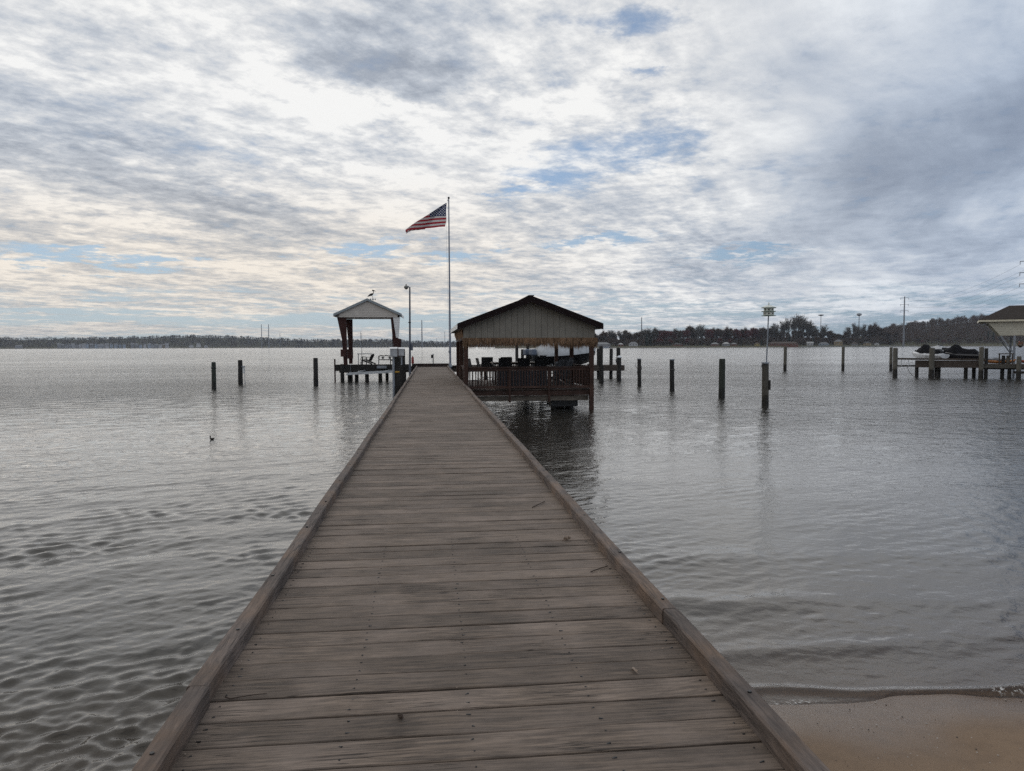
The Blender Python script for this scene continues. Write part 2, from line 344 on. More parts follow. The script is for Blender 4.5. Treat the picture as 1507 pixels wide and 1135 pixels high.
def make_water():
    rs, an = polar_grid(2.2, 9000.0, 1.0043, (40, 56), .18, 3.0)
    Rr, A = np.meshgrid(rs, an, indexing='ij'); X = Rr*np.sin(A); Y = Rr*np.cos(A)
    nr, na = X.shape
    cell = Rr*np.where(Rr < 46, .0046, .031)
    Z = np.zeros_like(X); DX = np.zeros_like(X); DY = np.zeros_like(X)
    g_ = np.random.default_rng(11)
    depth = -ground_z(X, Y)
    # left of the pier the chop is larger, right of it sheltered
    side = 1/(1+np.exp((X-.4)/1.6)); amp_side = .42+.74*side
    def field(seed, l0, l1, n=14):
        q = np.random.default_rng(seed); f = np.zeros_like(X)
        for _ in range(n):
            l = l0*(l1/l0)**q.random(); t = q.random()*6.283; f += np.sin(6.283/l*(X*np.sin(t)*.6+Y*np.cos(t))+q.random()*6.283)
        return f/math.sqrt(n/2)
    gA, gB = field(5, 1.2, 5), field(6, .7, 2.6)
    bands = ((20, .55, 1.8, .0100, 18, np.ones_like(X)), (80, .11, .34, .027, 26, np.clip(.85+.34*gA, .40, 1.5)), (100, .055, .15, .037, 34, np.clip(.85+.36*gB+.2*gA, .35, 1.6)))
    for n, l0, l1, slope, spread, env in bands:
        for i in range(n):
            lam = l0*(l1/l0)**g_.random(); th = np.radians((155 if i % 5 else 205)+g_.normal()*spread); k = 2*np.pi/lam; kx, ky = k*np.sin(th), k*np.cos(th)
            ph = g_.random()*6.28; fade = np.clip((lam/cell-2.0)/3, 0, 1)*np.clip((46-Rr)/24, 0, 1); rows = np.where(fade.max(axis=1) > 0)[0]
            if len(rows) == 0: continue
            r1 = rows[-1]+1; amp = (slope*lam/6.283*fade*amp_side*env)[:r1]; arg = (kx*X+ky*Y)[:r1]+ph
            Z[:r1] += amp*np.sin(arg); cs = amp*.40*np.cos(arg); DX[:r1] += cs*np.sin(th); DY[:r1] += cs*np.cos(th)
    shallow = np.clip(depth/.30, 0, 1)
    sh = .12+.88*shallow
    Z *= sh; DX *= sh; DY *= sh
    # small waves running up to the beach
    d = Y-shore_y(X)
    rightside = 1/(1+np.exp(-(X-.9)*4))
    for (d0, a0, w) in ((.15, .050, .060), (.95, .022, .16), (2.1, .026, .24), (3.6, .022, .32)):
        dd = d-d0-.10*np.sin(X*.9+d0*3)-.05*np.sin(X*2.7+d0*7)
        lump = .75+.30*np.sin(X*1.3+d0*5+.8*np.sin(X*3.1))
        Z += a0*rightside*np.clip(lump, .15, 1)*np.exp(-(dd/w)**2)*np.where(dd < 0, 1, 1)
    # the sheet dips under the sand landward of the waterline
    Z = np.where(d < 0, Z*np.exp(np.clip(d, -3, 0)*6)-.004, Z)
    Z = np.where(d < -.5, -.03, Z)
    V = np.stack([X+DX, Y+DY, Z], -1).reshape(-1, 3)
    i, j = np.meshgrid(np.arange(nr-1), np.arange(na), indexing='ij'); j2 = (j+1) % na
    Q = np.stack([i*na+j, i*na+j2, (i+1)*na+j2, (i+1)*na+j], -1).reshape(-1, 4)
    m = bpy.data.materials.new('river_water'); m.use_nodes = True; g = G(m.node_tree); g.n.clear()
    out = g.add('ShaderNodeOutputMaterial'); geo = g.add('ShaderNodeNewGeometry'); P = geo.outputs['Position']
    px, py, pz = g.sep(P); dist = g.vm('LENGTH', P)
    flat = g.xyz(px, py, 0.0)
    n1 = g.noise(g.mp(flat, rot=(0, 0, R(20)), sc=(.75, 1, 1)), 5.5, 4, .55, .4)
    n2 = g.noise(g.mp(flat, rot=(0, 0, R(-12)), sc=(.8, 1, 1)), 1.25, 4, .55, .3)
    n3 = g.noise(g.mp(flat, rot=(0, 0, R(8)), sc=(.7, 1, 1)), .33, 3, .5, .2)
    n0 = g.noise(g.mp(flat, rot=(0, 0, R(35)), sc=(.8, 1, 1)), 17.0, 3, .5, .5)
    calm = g.noise(g.mp(flat, rot=(0, 0, R(15)), sc=(.35, 1, 1)), .075, 4, .6)
    lee = g.mr(px, -1.5, 4.0, 1.0, .80)
    act = g.m('MULTIPLY', g.mr(calm, .35, .65, .72, 1.2), lee)
    # ripples too fine for the mesh: each octave is height in metres
    h = g.m('ADD', g.m('MULTIPLY', n0, g.mr(dist, 5, 14, .0034, .0065)), g.m('MULTIPLY', n1, g.mr(dist, 8, 35, .008, .055)))
    h = g.m('ADD', h, g.m('MULTIPLY', n2, g.mr(dist, 10, 50, .015, .20)))
    h = g.m('ADD', h, g.m('MULTIPLY', n3, g.mr(dist, 40, 220, .05, .50)))
    h = g.m('MULTIPLY', h, act)
    bn = g.add('ShaderNodeBump'); g.put(bn, 'Height', h); bn.inputs['Distance'].default_value = 1.0; bn.inputs['Strength'].default_value = 1.0
    fr = g.add('ShaderNodeFresnel'); fr.inputs[0].default_value = 1.333; g.l.new(bn.outputs[0], fr.inputs['Normal'])
    gl = g.add('ShaderNodeBsdfGlossy'); gl.inputs['Color'].default_value = (1, 1, 1, 1); g.l.new(bn.outputs[0], gl.inputs['Normal'])
    g.put(gl, 'Roughness', g.mr(dist, 3, 160, .02, .10))
    dif = g.add('ShaderNodeBsdfDiffuse'); g.l.new(bn.outputs[0], dif.inputs['Normal'])
    dep = attr(g, 'depth')
    silt = g.noise(flat, .8, 4, .6)
    foam = attr(g, 'foam')
    fo = g.m('MULTIPLY', foam, g.mr(g.noise(flat, 30, 4, .75), .50, .60))
    tur = g.mix(g.mr(dep, .0, .60), (.095, .070, .047), (.028, .026, .022))
    tur = g.mix(g.mr(silt, .3, .7, 0, .4), tur, (.022, .020, .016))
    g.put(dif, 0, g.mix(fo, tur, (.62, .60, .57)))
    tr = g.add('ShaderNodeBsdfTransparent'); tr.inputs[0].default_value = (.82, .74, .62, 1)
    opac = g.m('MAXIMUM', g.mr(dep, -.02, .42, .12, 1.0, False), fo)
    body = g.add('ShaderNodeMixShader'); g.put(body, 0, opac); g.l.new(tr.outputs[0], body.inputs[1]); g.l.new(dif.outputs[0], body.inputs[2])
    ms = g.add('ShaderNodeMixShader'); g.put(ms, 0, g.m('MULTIPLY', fr.outputs[0], g.m('SUBTRACT', 1.0, fo))); g.l.new(body.outputs[0], ms.inputs[1]); g.l.new(gl.outputs[0], ms.inputs[2])
    g.l.new(ms.outputs[0], out.inputs[0])
    foam_a = np.exp(-((d-.03)/.05)**2)*rightside*np.clip(np.sin(X*3.1+.4)*.5+.25+.4*np.sin(X*7.7), 0, 1)
    o = np_mesh('water', V, Q, m, {'depth': depth, 'foam': np.clip(foam_a, 0, 1)})
    struct(o); return o
make_water()
def make_ground():
    rs, an = polar_grid(.8, 9500.0, 1.02, (40, 60), .6, 4.0)
    rs = np.concatenate([[.05], rs])
    Rr, A = np.meshgrid(rs, an, indexing='ij'); X = Rr*np.sin(A); Y = Rr*np.cos(A)
    Z = ground_z(X, Y)
    Z = np.minimum(Z, 1.6)                                     # the land behind the camera levels off
    g_ = np.random.default_rng(3)
    for i in range(24):
        lam = .25*2**(g_.random()*3.2); th = g_.random()*6.28; k = 6.28/lam
        Z += .0016*lam*np.sin(k*(X*np.sin(th)+Y*np.cos(th))+g_.random()*6.28)*(Rr < 40)
    nr, na = X.shape
    V = np.stack([X, Y, Z], -1).reshape(-1, 3)
    i, j = np.meshgrid(np.arange(nr-1), np.arange(na), indexing='ij'); j2 = (j+1) % na
    Q = np.stack([i*na+j, i*na+j2, (i+1)*na+j2, (i+1)*na+j], -1).reshape(-1, 4)
    m, g, b, o = new_mat('beach_sand'); P = g.add('ShaderNodeNewGeometry').outputs['Position']; z = g.sep(P)[2]
    f = g.noise(P, 340, 3, .7); f2 = g.noise(P, 7, 5, .6); big = g.noise(P, 1.6, 3, .5)
    col = g.mix(g.mr(f, .3, .7), (.150, .098, .058), (.245, .165, .103))
    col = g.mix(g.mr(f2, .4, .7, 0, .35), col, (.115, .075, .046))
    vo = g.vor(P, 26); pe = g.m('MULTIPLY', g.mr(vo.outputs['Distance'], .16, .10), g.m('GREATER_THAN', g.sep(vo.outputs['Color'])[1], .90))
    col = g.mix(pe, col, g.mix(g.sep(vo.outputs['Color'])[0], (.03, .026, .024), (.40, .36, .32)))
    wet = g.mr(g.m('ADD', z, g.m('MULTIPLY', g.m('SUBTRACT', big, .5), .04)), .125, .01)
    col = g.mix(wet, col, g.mix(1.0, col, (.62, .58, .56), 'MULTIPLY'))
    g.put(b, 'Base Color', col); g.put(b, 'Roughness', g.mr(wet, 0, 1, .9, .30)); b.inputs['Specular IOR Level'].default_value = .45
    bump(g, b, g.m('ADD', f, g.m('MULTIPLY', f2, .6)), .004, .55)
    o = np_mesh('ground', V, Q, m); struct(o)
make_ground()
# ------------------------------------------------------------------ the pier
PX0, PX1, DZ = -1.07, 1.39, 1.02
def make_pier():
    t = thing('pier', 'long straight timber pier of cross planks with low side curbs running out from the beach', 'pier', (0.16, 0, 0))
    y = -1.6; planks = MB(); nails = MB(); n = 0; prs = random.Random(5)
    while y < 58.4:
        wdt = prs.choice([.184, .186, .188, .19, .14, .187]) if y > 5 else .187+prs.uniform(-.006, .006)
        gap = prs.choice([.006, .009, .010, .012, .014, .017])
        j0, j1 = prs.uniform(-.006, .006), prs.uniform(-.006, .006)
        dz = prs.uniform(-.003, .003); x0 = PX0-.012+prs.uniform(-.006, .006); x1 = PX1+.012+prs.uniform(-.006, .006); k = prs.random(); b = .004
        planks.k = k; pts = []
        ns = 7
        for s_ in range(ns+1):
            u = s_/ns; x = x0+(x1-x0)*u; jy = j0*(1-u)+j1*u; wy = prs.uniform(-.0015, .0015); cup = .0015*math.sin(u*9+k*20)
            yy0, yy1 = y+jy+wy, y+wdt+jy+wy
            pts += [(x, yy0, DZ-.038), (x, yy0, DZ-b+dz), (x, yy0+b, DZ+dz+cup), (x, yy1-b, DZ+dz-cup), (x, yy1, DZ-b+dz), (x, yy1, DZ-.038)]
        fs = [(5, 4, 3, 2, 1, 0), tuple(ns*6+q for q in range(6))]
        for s_ in range(ns):
            for q in range(6): fs.append((s_*6+q, s_*6+(q+1) % 6, s_*6+6+(q+1) % 6, s_*6+6+q))
        planks.poly(pts, fs)
        if y < 6:
            for nx in (-.93, -.36, .16, .70, 1.25):
                for q in (.25, .75):
                    if prs.random() < .9:
                        nails.tube((nx+prs.uniform(-.02, .02), y+wdt*q+prs.uniform(-.01, .01), DZ-.004), (nx, y+wdt*q, DZ+dz+.0012), .0042, n=6)
        y += wdt+gap; n += 1
    planks.build('deck', M['deck'], t); o_ = nails.build('screw_heads', M['black'], t); o_['kind'] = 'stuff'
    # curbs: four by four timbers laid along both edges on the planks, butted end to end
    for side in (0, 1):
        cb = MB(); yy = -1.5; crs = random.Random(21+side)
        ends = {0: [3.32, 6.17, 10.9], 1: [4.02, 8.7]}[side]
        while yy < 58.3:
            nxt = next((e for e in ends if e > yy+.3), None)
            L = (nxt-yy) if nxt else crs.uniform(4.3, 4.9)
            e = min(58.32, yy+L); gp = .003
            xo = (PX0 if side == 0 else PX1-.09)+crs.uniform(-.006, .006); xe = xo+crs.uniform(-.010, .010); hz = crs.uniform(-.002, .003); k = crs.random()
            cb.k = k; ns = max(2, int((e-yy)/.5)); pts = []; b = .009
            for s_ in range(ns+1):
                u = s_/ns; x = xo*(1-u)+xe*u+.006*math.sin(u*5+k*9); Y = yy+(e-gp-yy)*u; z0 = DZ+.001; z1 = DZ+.090+hz+.003*math.sin(u*5+k*30); w = .09
                pts += [(x, Y, z0), (x+w, Y, z0), (x+w, Y, z1-b), (x+w-b, Y, z1), (x+b, Y, z1), (x, Y, z1-b)]
            fs = [(5, 4, 3, 2, 1, 0), tuple(ns*6+q for q in range(6))]
            for s_ in range(ns):
                for q in range(6): fs.append((s_*6+q, s_*6+(q+1) % 6, s_*6+6+(q+1) % 6, s_*6+6+q))
            cb.poly(pts, fs); yy = e
        o = cb.build('curb', M['curb'], t)
        # rim joist below
        rj = MB(); rj.box((PX0+.03 if side == 0 else PX1-.075), (PX0+.075 if side == 0 else PX1-.03), -1.6, 58.4, DZ-.28, DZ-.042); rj.build('rim_joist', M['under'], t)
    # bolts in the curb
    brs = random.Random(3)
    for side in (0, 1):
        yv = 1.6
        while yv < 34:
            x = (PX0+.045 if side == 0 else PX1-.045)+brs.uniform(-.01, .01)
            MB().tube((x, yv, DZ+.08), (x, yv, DZ+.0965), .009, n=8).build('bolt', M['black'], t); yv += brs.uniform(.9, 1.4)
    for jx in (-.45, .16, .77): MB().box(jx-.025, jx+.025, -1.6, 58.4, DZ-.28, DZ-.042).build('joist', M['under'], t)
    y = .9
    while y < 58:
        for x in (PX0-.02, PX1+.02):
            if y > 28 or True:
                p = MB(); p.lathe((x+(.17 if x < 0 else -.17), y, 0), [(.13, -1.8), (.13, 0), (.12, DZ-.30)], 12, .03); p.build('piling', M['pile_dark'], t, 40)
        c = MB(); c.box(PX0-.02, PX1+.02, y+.135, y+.18, DZ-.50, DZ-.283); c.box(PX0-.02, PX1+.02, y-.18, y-.135, DZ-.50, DZ-.283); c.build('cross_beam', M['under'], t)
        y += 3.05
    # the end board and the platform that crosses the end of the pier
    e = MB(); e.box(-1.42, 1.52, 58.36, 58.45, DZ+.004, DZ+.26, .3); e.build('end_board', M['curbx'], t)
    return t
pier = make_pier()
def dup(root, loc=None, rotz=None, label=None):
    r = root.copy(); C.objects.link(r)
    if loc is not None: r.location = loc
    if rotz is not None: r.rotation_euler = (0, 0, rotz)
    if label: r['label'] = label
    for ch in list(root.children):
        c = ch.copy(); C.objects.link(c); c.parent = r
        for q in ch.children:
            d = q.copy(); C.objects.link(d); d.parent = c
    return r
def put(o, loc, rotz=0.0): o.location = loc; o.rotation_euler = (0, 0, rotz); return o
def loft(mb, secs, cap=True):
    """secs: list of rings of 3-D points, all the same length"""
    n = len(secs[0]); pts = [p for r in secs for p in r]
    fs = [(l*n+i, l*n+(i+1) % n, l*n+n+(i+1) % n, l*n+n+i) for l in range(len(secs)-1) for i in range(n)]
    if cap: fs += [tuple(range(n-1, -1, -1)), tuple(range((len(secs)-1)*n, len(secs)*n))]
    return mb.poly(pts, fs)
# platform across the end of the pier
def cross_platform():
    d = MB(); y0, y1 = 58.47, 60.35; x = -7.0; r = random.Random(4)
    while x < 15.5:
        w = .14; d.box(x, x+w, y0-.0+r.uniform(-.01, .01), y1, DZ-.038, DZ+r.uniform(-.002, .002), r.random()); x += w+.007
    d.build('cross_platform_deck', M['deck'], pier)
    for yb in (y0-.055, y1+.01): MB().box(-7.0, 15.6, yb, yb+.045, DZ-.42, DZ+.03).build('cross_platform_beam', M['under'], pier)
    for x in (-6.2, -3.4, -.9, 1.7, 4.4, 7.2, 10.2, 12.6): MB().lathe((x, 59.4, 0), [(.13, -2), (.13, 0), (.12, DZ-.3)], 12, .03).build('piling', M['pile_dark'], pier, 40)
    c = MB(); c.box(1.55, 2.5, 58.2, 58.44, DZ+.02, DZ+.10, .4); c.build('curb', M['curbx'], pier)
cross_platform()
# ------------------------------------------------------------------ free standing pilings
def piling(x, y, top, r, mat, label, group, cap=None, lean=(0, 0), extra=None):
    t = thing('piling', label, 'piling', (x, y, 0), group)
    if lean == (0, 0): lean = (random.uniform(-.012, .012), random.uniform(-.01, .01))
    prof = [(r*1.03, -2.2), (r*1.05, -.05), (r*1.0, .5), (r*.97, top-.10), (r*.93, top-.02), (r*.80, top)]
    MB().lathe((x, y, 0), prof, 14, .035, lean).build('post', mat, t, 45)
    lx, ly = x+lean[0]*top, y+lean[1]*top
    if cap == 'white': MB().lathe((lx, ly, top-.05), [(r*1.08, 0), (r*1.08, .06), (r*.7, .12), (.01, .17)], 14).build('cap', M['cap'], t, 40)
    if cap == 'flat': MB().lathe((lx, ly, top-.03), [(r*1.12, 0), (r*1.12, .05), (r*1.0, .06)], 14).build('cap', M['steel'], t, 40)
    if extra: extra(t, x, y, top, r)
    return t
def band(t, x, y, top, r):
    MB().lathe((x, y, top-.40), [(r*1.04, 0), (r*1.10, .02), (r*1.10, .06), (r*1.04, .08)], 14).build('band', M['black'], t, 40)
def gauge(t, x, y, top, r):
    b = MB(); b.box(x+r+.02, x+r+.15, y-.06, y-.03, .78, 1.28); b.build('gauge_board', M['white'], t)
    b = MB(); b.tube((x+r+.17, y-.05, -.2), (x+r+.15, y-.05, 1.32), .018); b.bar((x, y-r*.9, 1.25), (x+r+.18, y-.05, 1.25), .04, .04); b.build('gauge_rod', M['steel'], t)
def ropes(t, x, y, top, r):
    b = MB()
    for i, z in enumerate((top-.52, top-.60, top-.68)): b.lathe((x, y, z), [(r*1.0, 0), (r*1.2, .02), (r*1.2, .05), (r*1.0, .07)], 12, .05)
    b.path([(x-r, y-.05, top-.6), (x-r-.14, y-.08, top-.52), (x-r-.2, y-.08, top-.30)], .012); b.path([(x-r, y-.05, top-.66), (x-r-.06, y-.08, top-.85), (x-r*.9, y-.1, top-1.2)], .014)
    b.build('mooring_rope', M['rope'], t, 40)
def collar(t, x, y, top, r):
    MB().lathe((x, y, top-.62), [(r*1.02, 0), (r*1.13, .02), (r*1.13, .05), (r*1.02, .07)], 12).build('mooring_rope', M['rope'], t, 40)
M['rope'] = plain('old_rope', (.05, .045, .04), .9); M['yellow'] = plain('yellow_strap', (.45, .25, .03), .6)
GL, GR, GF = 'mooring pilings in the open water left of the pier', 'row of mooring pilings in the water right of the pier', 'mooring pilings farther out on the right'
piling(-13.36, 47.71, 1.69, .135, M['pile_green'], 'greenish wooden piling with a dark band near its top, farthest left in the water', GL, extra=band)
piling(-13.19, 53.49, 1.71, .155, M['pile_dark'], 'dark wooden piling with a thin rod and pale gauge board on its right side', GL, extra=gauge)
piling(-7.62, 50.7, 1.87, .155, M['pile_dark'], 'plain dark wooden piling standing alone just left of the boat house with the bird vane', GL)
piling(13.53, 46.95, 1.75, .125, M['pile_dark'], 'thin dark piling with a pale cap and old ropes tied round it', GR, cap='flat', extra=ropes)
piling(13.94, 41.63, 1.80, .135, M['pile_dark'], 'dark piling with a thin rope collar, between the rope-tied and the greenish ones', GR, cap='flat', extra=collar, lean=(-.012, 0))
piling(14.35, 35.28, 1.95, .155, M['pile_green'], 'thick greenish bare piling left of the one carrying the bird house', GR)
piling(35.92, 71.93, 2.49, .16, M['pile_pale'], 'pale grey piling far out, just right of the bird house pole', GF)
piling(42.59, 72.64, 2.45, .15, M['pile_pale'], 'pale grey slim piling far out, alone midway between bird house and jet ski dock', GF)
piling(47.22, 71.62, 2.38, .15, M['pile_pale'], 'pale grey piling behind and just left of the end piling of the jet ski dock', GF)
def bird_piling():
    x, y, top, r = 14.40, 30.58, 1.85, .145
    def ex(t, x, y, top, r):
        b = MB(); b.bar((x-.02, y-r-.02, top-.08), (x-r-.10, y-r-.02, top-.08), .03, .03); b.bar((x-r-.10, y-r-.02, top-.08), (x-r-.10, y-r-.02, top-.20), .03, .03); b.build('hook', M['black'], t)
        b = MB(); b.box(x+r*.75, x+r*.75+.07, y-.12, y+.02, .68, 1.10); b.build('cleat_board', M['pile_dark'], t)
    piling(x, y, top, r, M['pile'], 'grey-brown piling under the bird house pole, with a small hook at its top left', GR, extra=ex, cap='flat')
    M['birdwhite'] = plain('bird_house_white', (.55, .57, .52), .5); M['birdgreen'] = plain('bird_house_green', (.20, .26, .22), .5)
    t = thing('bird_house', 'white two-storey martin house with green trays on a thin pole above a piling', 'bird house', (x, y, top))
    zx = lambda z: x+.03+(z-top)*.030
    p = MB(); p.tube((zx(1.8)-.0, y, 1.8), (zx(4.0), y, 4.0), .030, .026); p.build('pole', M['steel'], t, 40)
    cx = zx(4.1)
    def hexa(mb, r0, z0, r1, z1):
        mb.lathe((cx, y, 0), [(r0, z0), (r1, z1)], 8)
    f1 = MB(); hexa(f1, .235, 3.90, .235, 4.04); hexa(f1, .215, 4.075, .215, 4.20); f1.build('walls', M['birdwhite'], t)
    for z in (3.86, 4.045, 4.20):
        tr = MB(); hexa(tr, .32, z, .32, z+.025); tr.build('tray', M['birdgreen'], t)
    rf = MB(); rf.lathe((cx, y, 0), [(.33, 4.226), (.10, 4.32), (.03, 4.335), (.02, 4.36), (.035, 4.40), (.006, 4.43)], 8); rf.build('roof', M['birdwhite'], t)
    for zz, rr in ((3.96, .2365), (4.125, .2165)):
        for i in range(8):
            a = math.pi/8+i*math.pi/4; d = rr*math.cos(math.pi/8)
            p = Vector((cx+math.cos(a)*d, y+math.sin(a)*d, zz)); dn = Vector((math.cos(a), math.sin(a), 0))
            MB().tube(p-dn*.01, p+dn*.004, .032, n=10).build('entrance_hole', M['black'], t)
    hk = MB(); hk.tube((cx, y, 4.40), (cx, y, 4.46), .010); hk.build('finial', M['steel'], t)
bird_piling()
piling(13.75, 59.64, 2.40, .15, M['pile_dark'], 'dark tall piling at the end platform, first to the right of the pavilion', 'pilings of the end platform')
piling(14.73, 59.45, 2.39, .14, M['pile_dark'], 'dark tall piling at the end platform, second to the right of the pavilion', 'pilings of the end platform')
piling(15.55, 60.2, 2.45, .17, M['pile_dark'], 'dark tall piling at the right end of the platform, rising behind a white-capped one', 'pilings of the end platform')
piling(13.89, 53.58, 1.78, .155, M['pile_dark'], 'dark piling with a white cap and a bulky bracket, in front of the end platform', 'pilings of the end platform', cap='white',
       extra=lambda t, x, y, top, r: MB().box(x-r-.08, x-r+.03, y-.1, y+.1, top-.42, top-.14).build('bracket', M['black'], t))
for i, (px_, yy, lb) in enumerate(((7.1, 60.5, 'dark tall piling behind the pavilion, leftmost of three seen over the dining chairs'), (7.55, 60.5, 'dark shorter piling behind the pavilion, middle of three seen over the dining chairs'), (8.0, 60.5, 'dark tall piling behind the pavilion, rightmost of three, beside the outboard motors'))):
    piling(px_, yy, (2.75, 2.35, 2.75)[i], .13, M['pile_dark'], lb, 'pilings seen through the pavilion')
piling(1.93, 41.5, 2.55, .12, M['pile_green'], 'dark green piling just beyond the left rear post of the pavilion', 'pilings seen through the pavilion')
piling(12.2, 52.2, 2.60, .14, M['pile_dark'], 'dark piling beside the bow of the covered boat behind the pavilion', 'pilings seen through the pavilion')
# pilings along the left edge of the pier with two meter boxes
piling(-1.30, 28.9, 2.22, .115, M['pile_dark'], 'dark piling at the left edge of the pier carrying two white boxes', 'pilings along the left edge of the pier',
       extra=lambda t, x, y, top, r: MB().lathe((x, y, 1.60), [(r*1.0, 0), (r*1.12, .01), (r*1.12, .05), (r*1.0, .06)], 12).build('yellow_strap', M['yellow'], t, 40))
piling(-1.24, 32.2, 2.12, .13, M['pile_dark'], 'dark low piling between the box-carrying one and the tallest one at the pier edge', 'pilings along the left edge of the pier')
piling(-1.27, 34.4, 2.50, .13, M['pile_dark'], 'dark tallest piling of the cluster at the left pier edge, nearest the lamp post', 'pilings along the left edge of the pier')
def meter_box(x0, x1, z0, z1, label):
    t = thing('electrical_box', label, 'electrical box', ((x0+x1)/2, 28.7, z0), 'electrical boxes on the piling')
    MB().box(x0, x1, 28.60, 28.775, z0, z1-.07, bev=.008).build('cabinet', M['boxgrey'], t)
    MB().slab([(x0-.01, 28.775, z1-.065), (x0-.01, 28.58, z1-.075), (x0-.01, 28.58, z1-.05), (x0-.01, 28.775, z1)], (x1-x0+.02, 0, 0)).build('hood', M['white'], t)
    MB().box((x0+x1)/2-.09, (x0+x1)/2+.09, 28.59, 28.597, z0+.04, z1-.11).build('door', M['boxgrey'], t)
M['boxgrey'] = plain('box_grey_plastic', (.34, .35, .37), .5)
meter_box(-1.515, -1.245, 2.22, 2.585, 'larger pale grey electrical box with white hood, left of two on the piling')
meter_box(-1.195, -.985, 2.25, 2.575, 'smaller pale grey electrical box with white hood, right of two on the piling')
pp = MB(); pp.tube((-1.40, 28.75, .5), (-1.40, 28.75, 2.24), .045); pp.tube((-1.09, 28.75, 1.9), (-1.09, 28.75, 2.25), .03)
solo('conduit_pipe', pp, M['steel'], 'grey conduit pipe running down from the electrical boxes beside the piling', 'pipe', (-1.4, 28.75, .5), smooth=40)
# ------------------------------------------------------------------ lamp post, flagpole, flag, pedestal
def lamp_post():
    t = thing('lamp_post', 'slim dark grey lamp post with one round lamp head left of the pier', 'lamp post', (-1.22, 45, DZ))
    M['polegrey'] = plain('dark_grey_pole', (.075, .085, .11), .5)
    MB().tube((-1.22, 45, .3), (-1.17, 45, 6.16), .072, .045, 12).build('pole', M['polegrey'], t, 40)
    a = MB(); a.path([(-1.17, 45, 6.08), (-1.24, 44.97, 6.20), (-1.33, 44.93, 6.22)], .022); a.build('arm', M['polegrey'], t, 40)
    MB().lathe((-1.38, 44.9, 6.03), [(.03, -.02), (.10, .03), (.135, .10), (.13, .15), (.08, .21), (.03, .24)], 14).build('lamp_head', plain('lamp_glass_grey', (.16, .16, .15), .3), t, 50)
    MB().tube((-1.38, 44.9, 6.26), (-1.38, 44.9, 6.33), .03, n=8).build('sensor', M['black'], t)
    MB().box(-1.14, -1.02, 44.92, 45.06, 2.38, 2.75).build('switch_box', M['polegrey'], t)
    MB().lathe((-1.20, 45, 4.02), [(.06, 0), (.085, .02), (.085, .05), (.06, .07)], 12).build('band', M['black'], t)
lamp_post()
M['red'] = plain('dark_red_paint', (.20, .022, .018), .45)
fe = thing('fire_extinguisher', 'small dark red extinguisher hanging at the foot of the lamp post', 'fire extinguisher', (-1.03, 45, 1.6))
MB().lathe((-1.04, 44.9, 0), [(.02, 1.58), (.07, 1.60), (.075, 1.63), (.075, 1.92), (.05, 1.97), (.025, 1.99)], 12).build('cylinder', M['red'], fe, 40)
MB().bar((-1.04, 44.9, 1.99), (-1.04, 44.9, 2.05), .05, .05).build('valve', M['black'], fe)
def flagpole():
    x, y = 1.56, 58.0
    t = thing('flagpole', 'tall grey flagpole with a ball on top at the end of the pier', 'flagpole', (x, y, DZ))
    MB().tube((x, y, DZ-.3), (x-.02, y, 13.95), .085, .045, 14).build('pole', plain('flagpole_grey', (.17, .19, .235), .4, .3), t, 40)
    MB().lathe((x-.02, y, 13.95), [(.02, 0), (.07, .04), (.09, .10), (.07, .16), (.01, .19)], 12).build('ball', M['black'], t, 50)
    MB().lathe((x, y, DZ), [(.16, 0), (.16, .03), (.12, .08), (.12, .22), (.09, .28)], 14).build('base', M['steel'], t, 40)
    MB().path([(x-.10, y, 13.86), (x-.17, y, 12.6), (x-.23, y, 11.7), (x-.16, y-.02, 8.0), (x-.10, y-.04, 2.2)], .008).build('halyard', M['white'], t)
    MB().bar((x-.02, y, 13.88), (x-.15, y, 13.88), .05, .05).build('truck', M['steel'], t)
    MB().box(x-.13, x-.08, y-.04, y+.04, 2.1, 2.3).build('cleat', M['steel'], t)
flagpole()
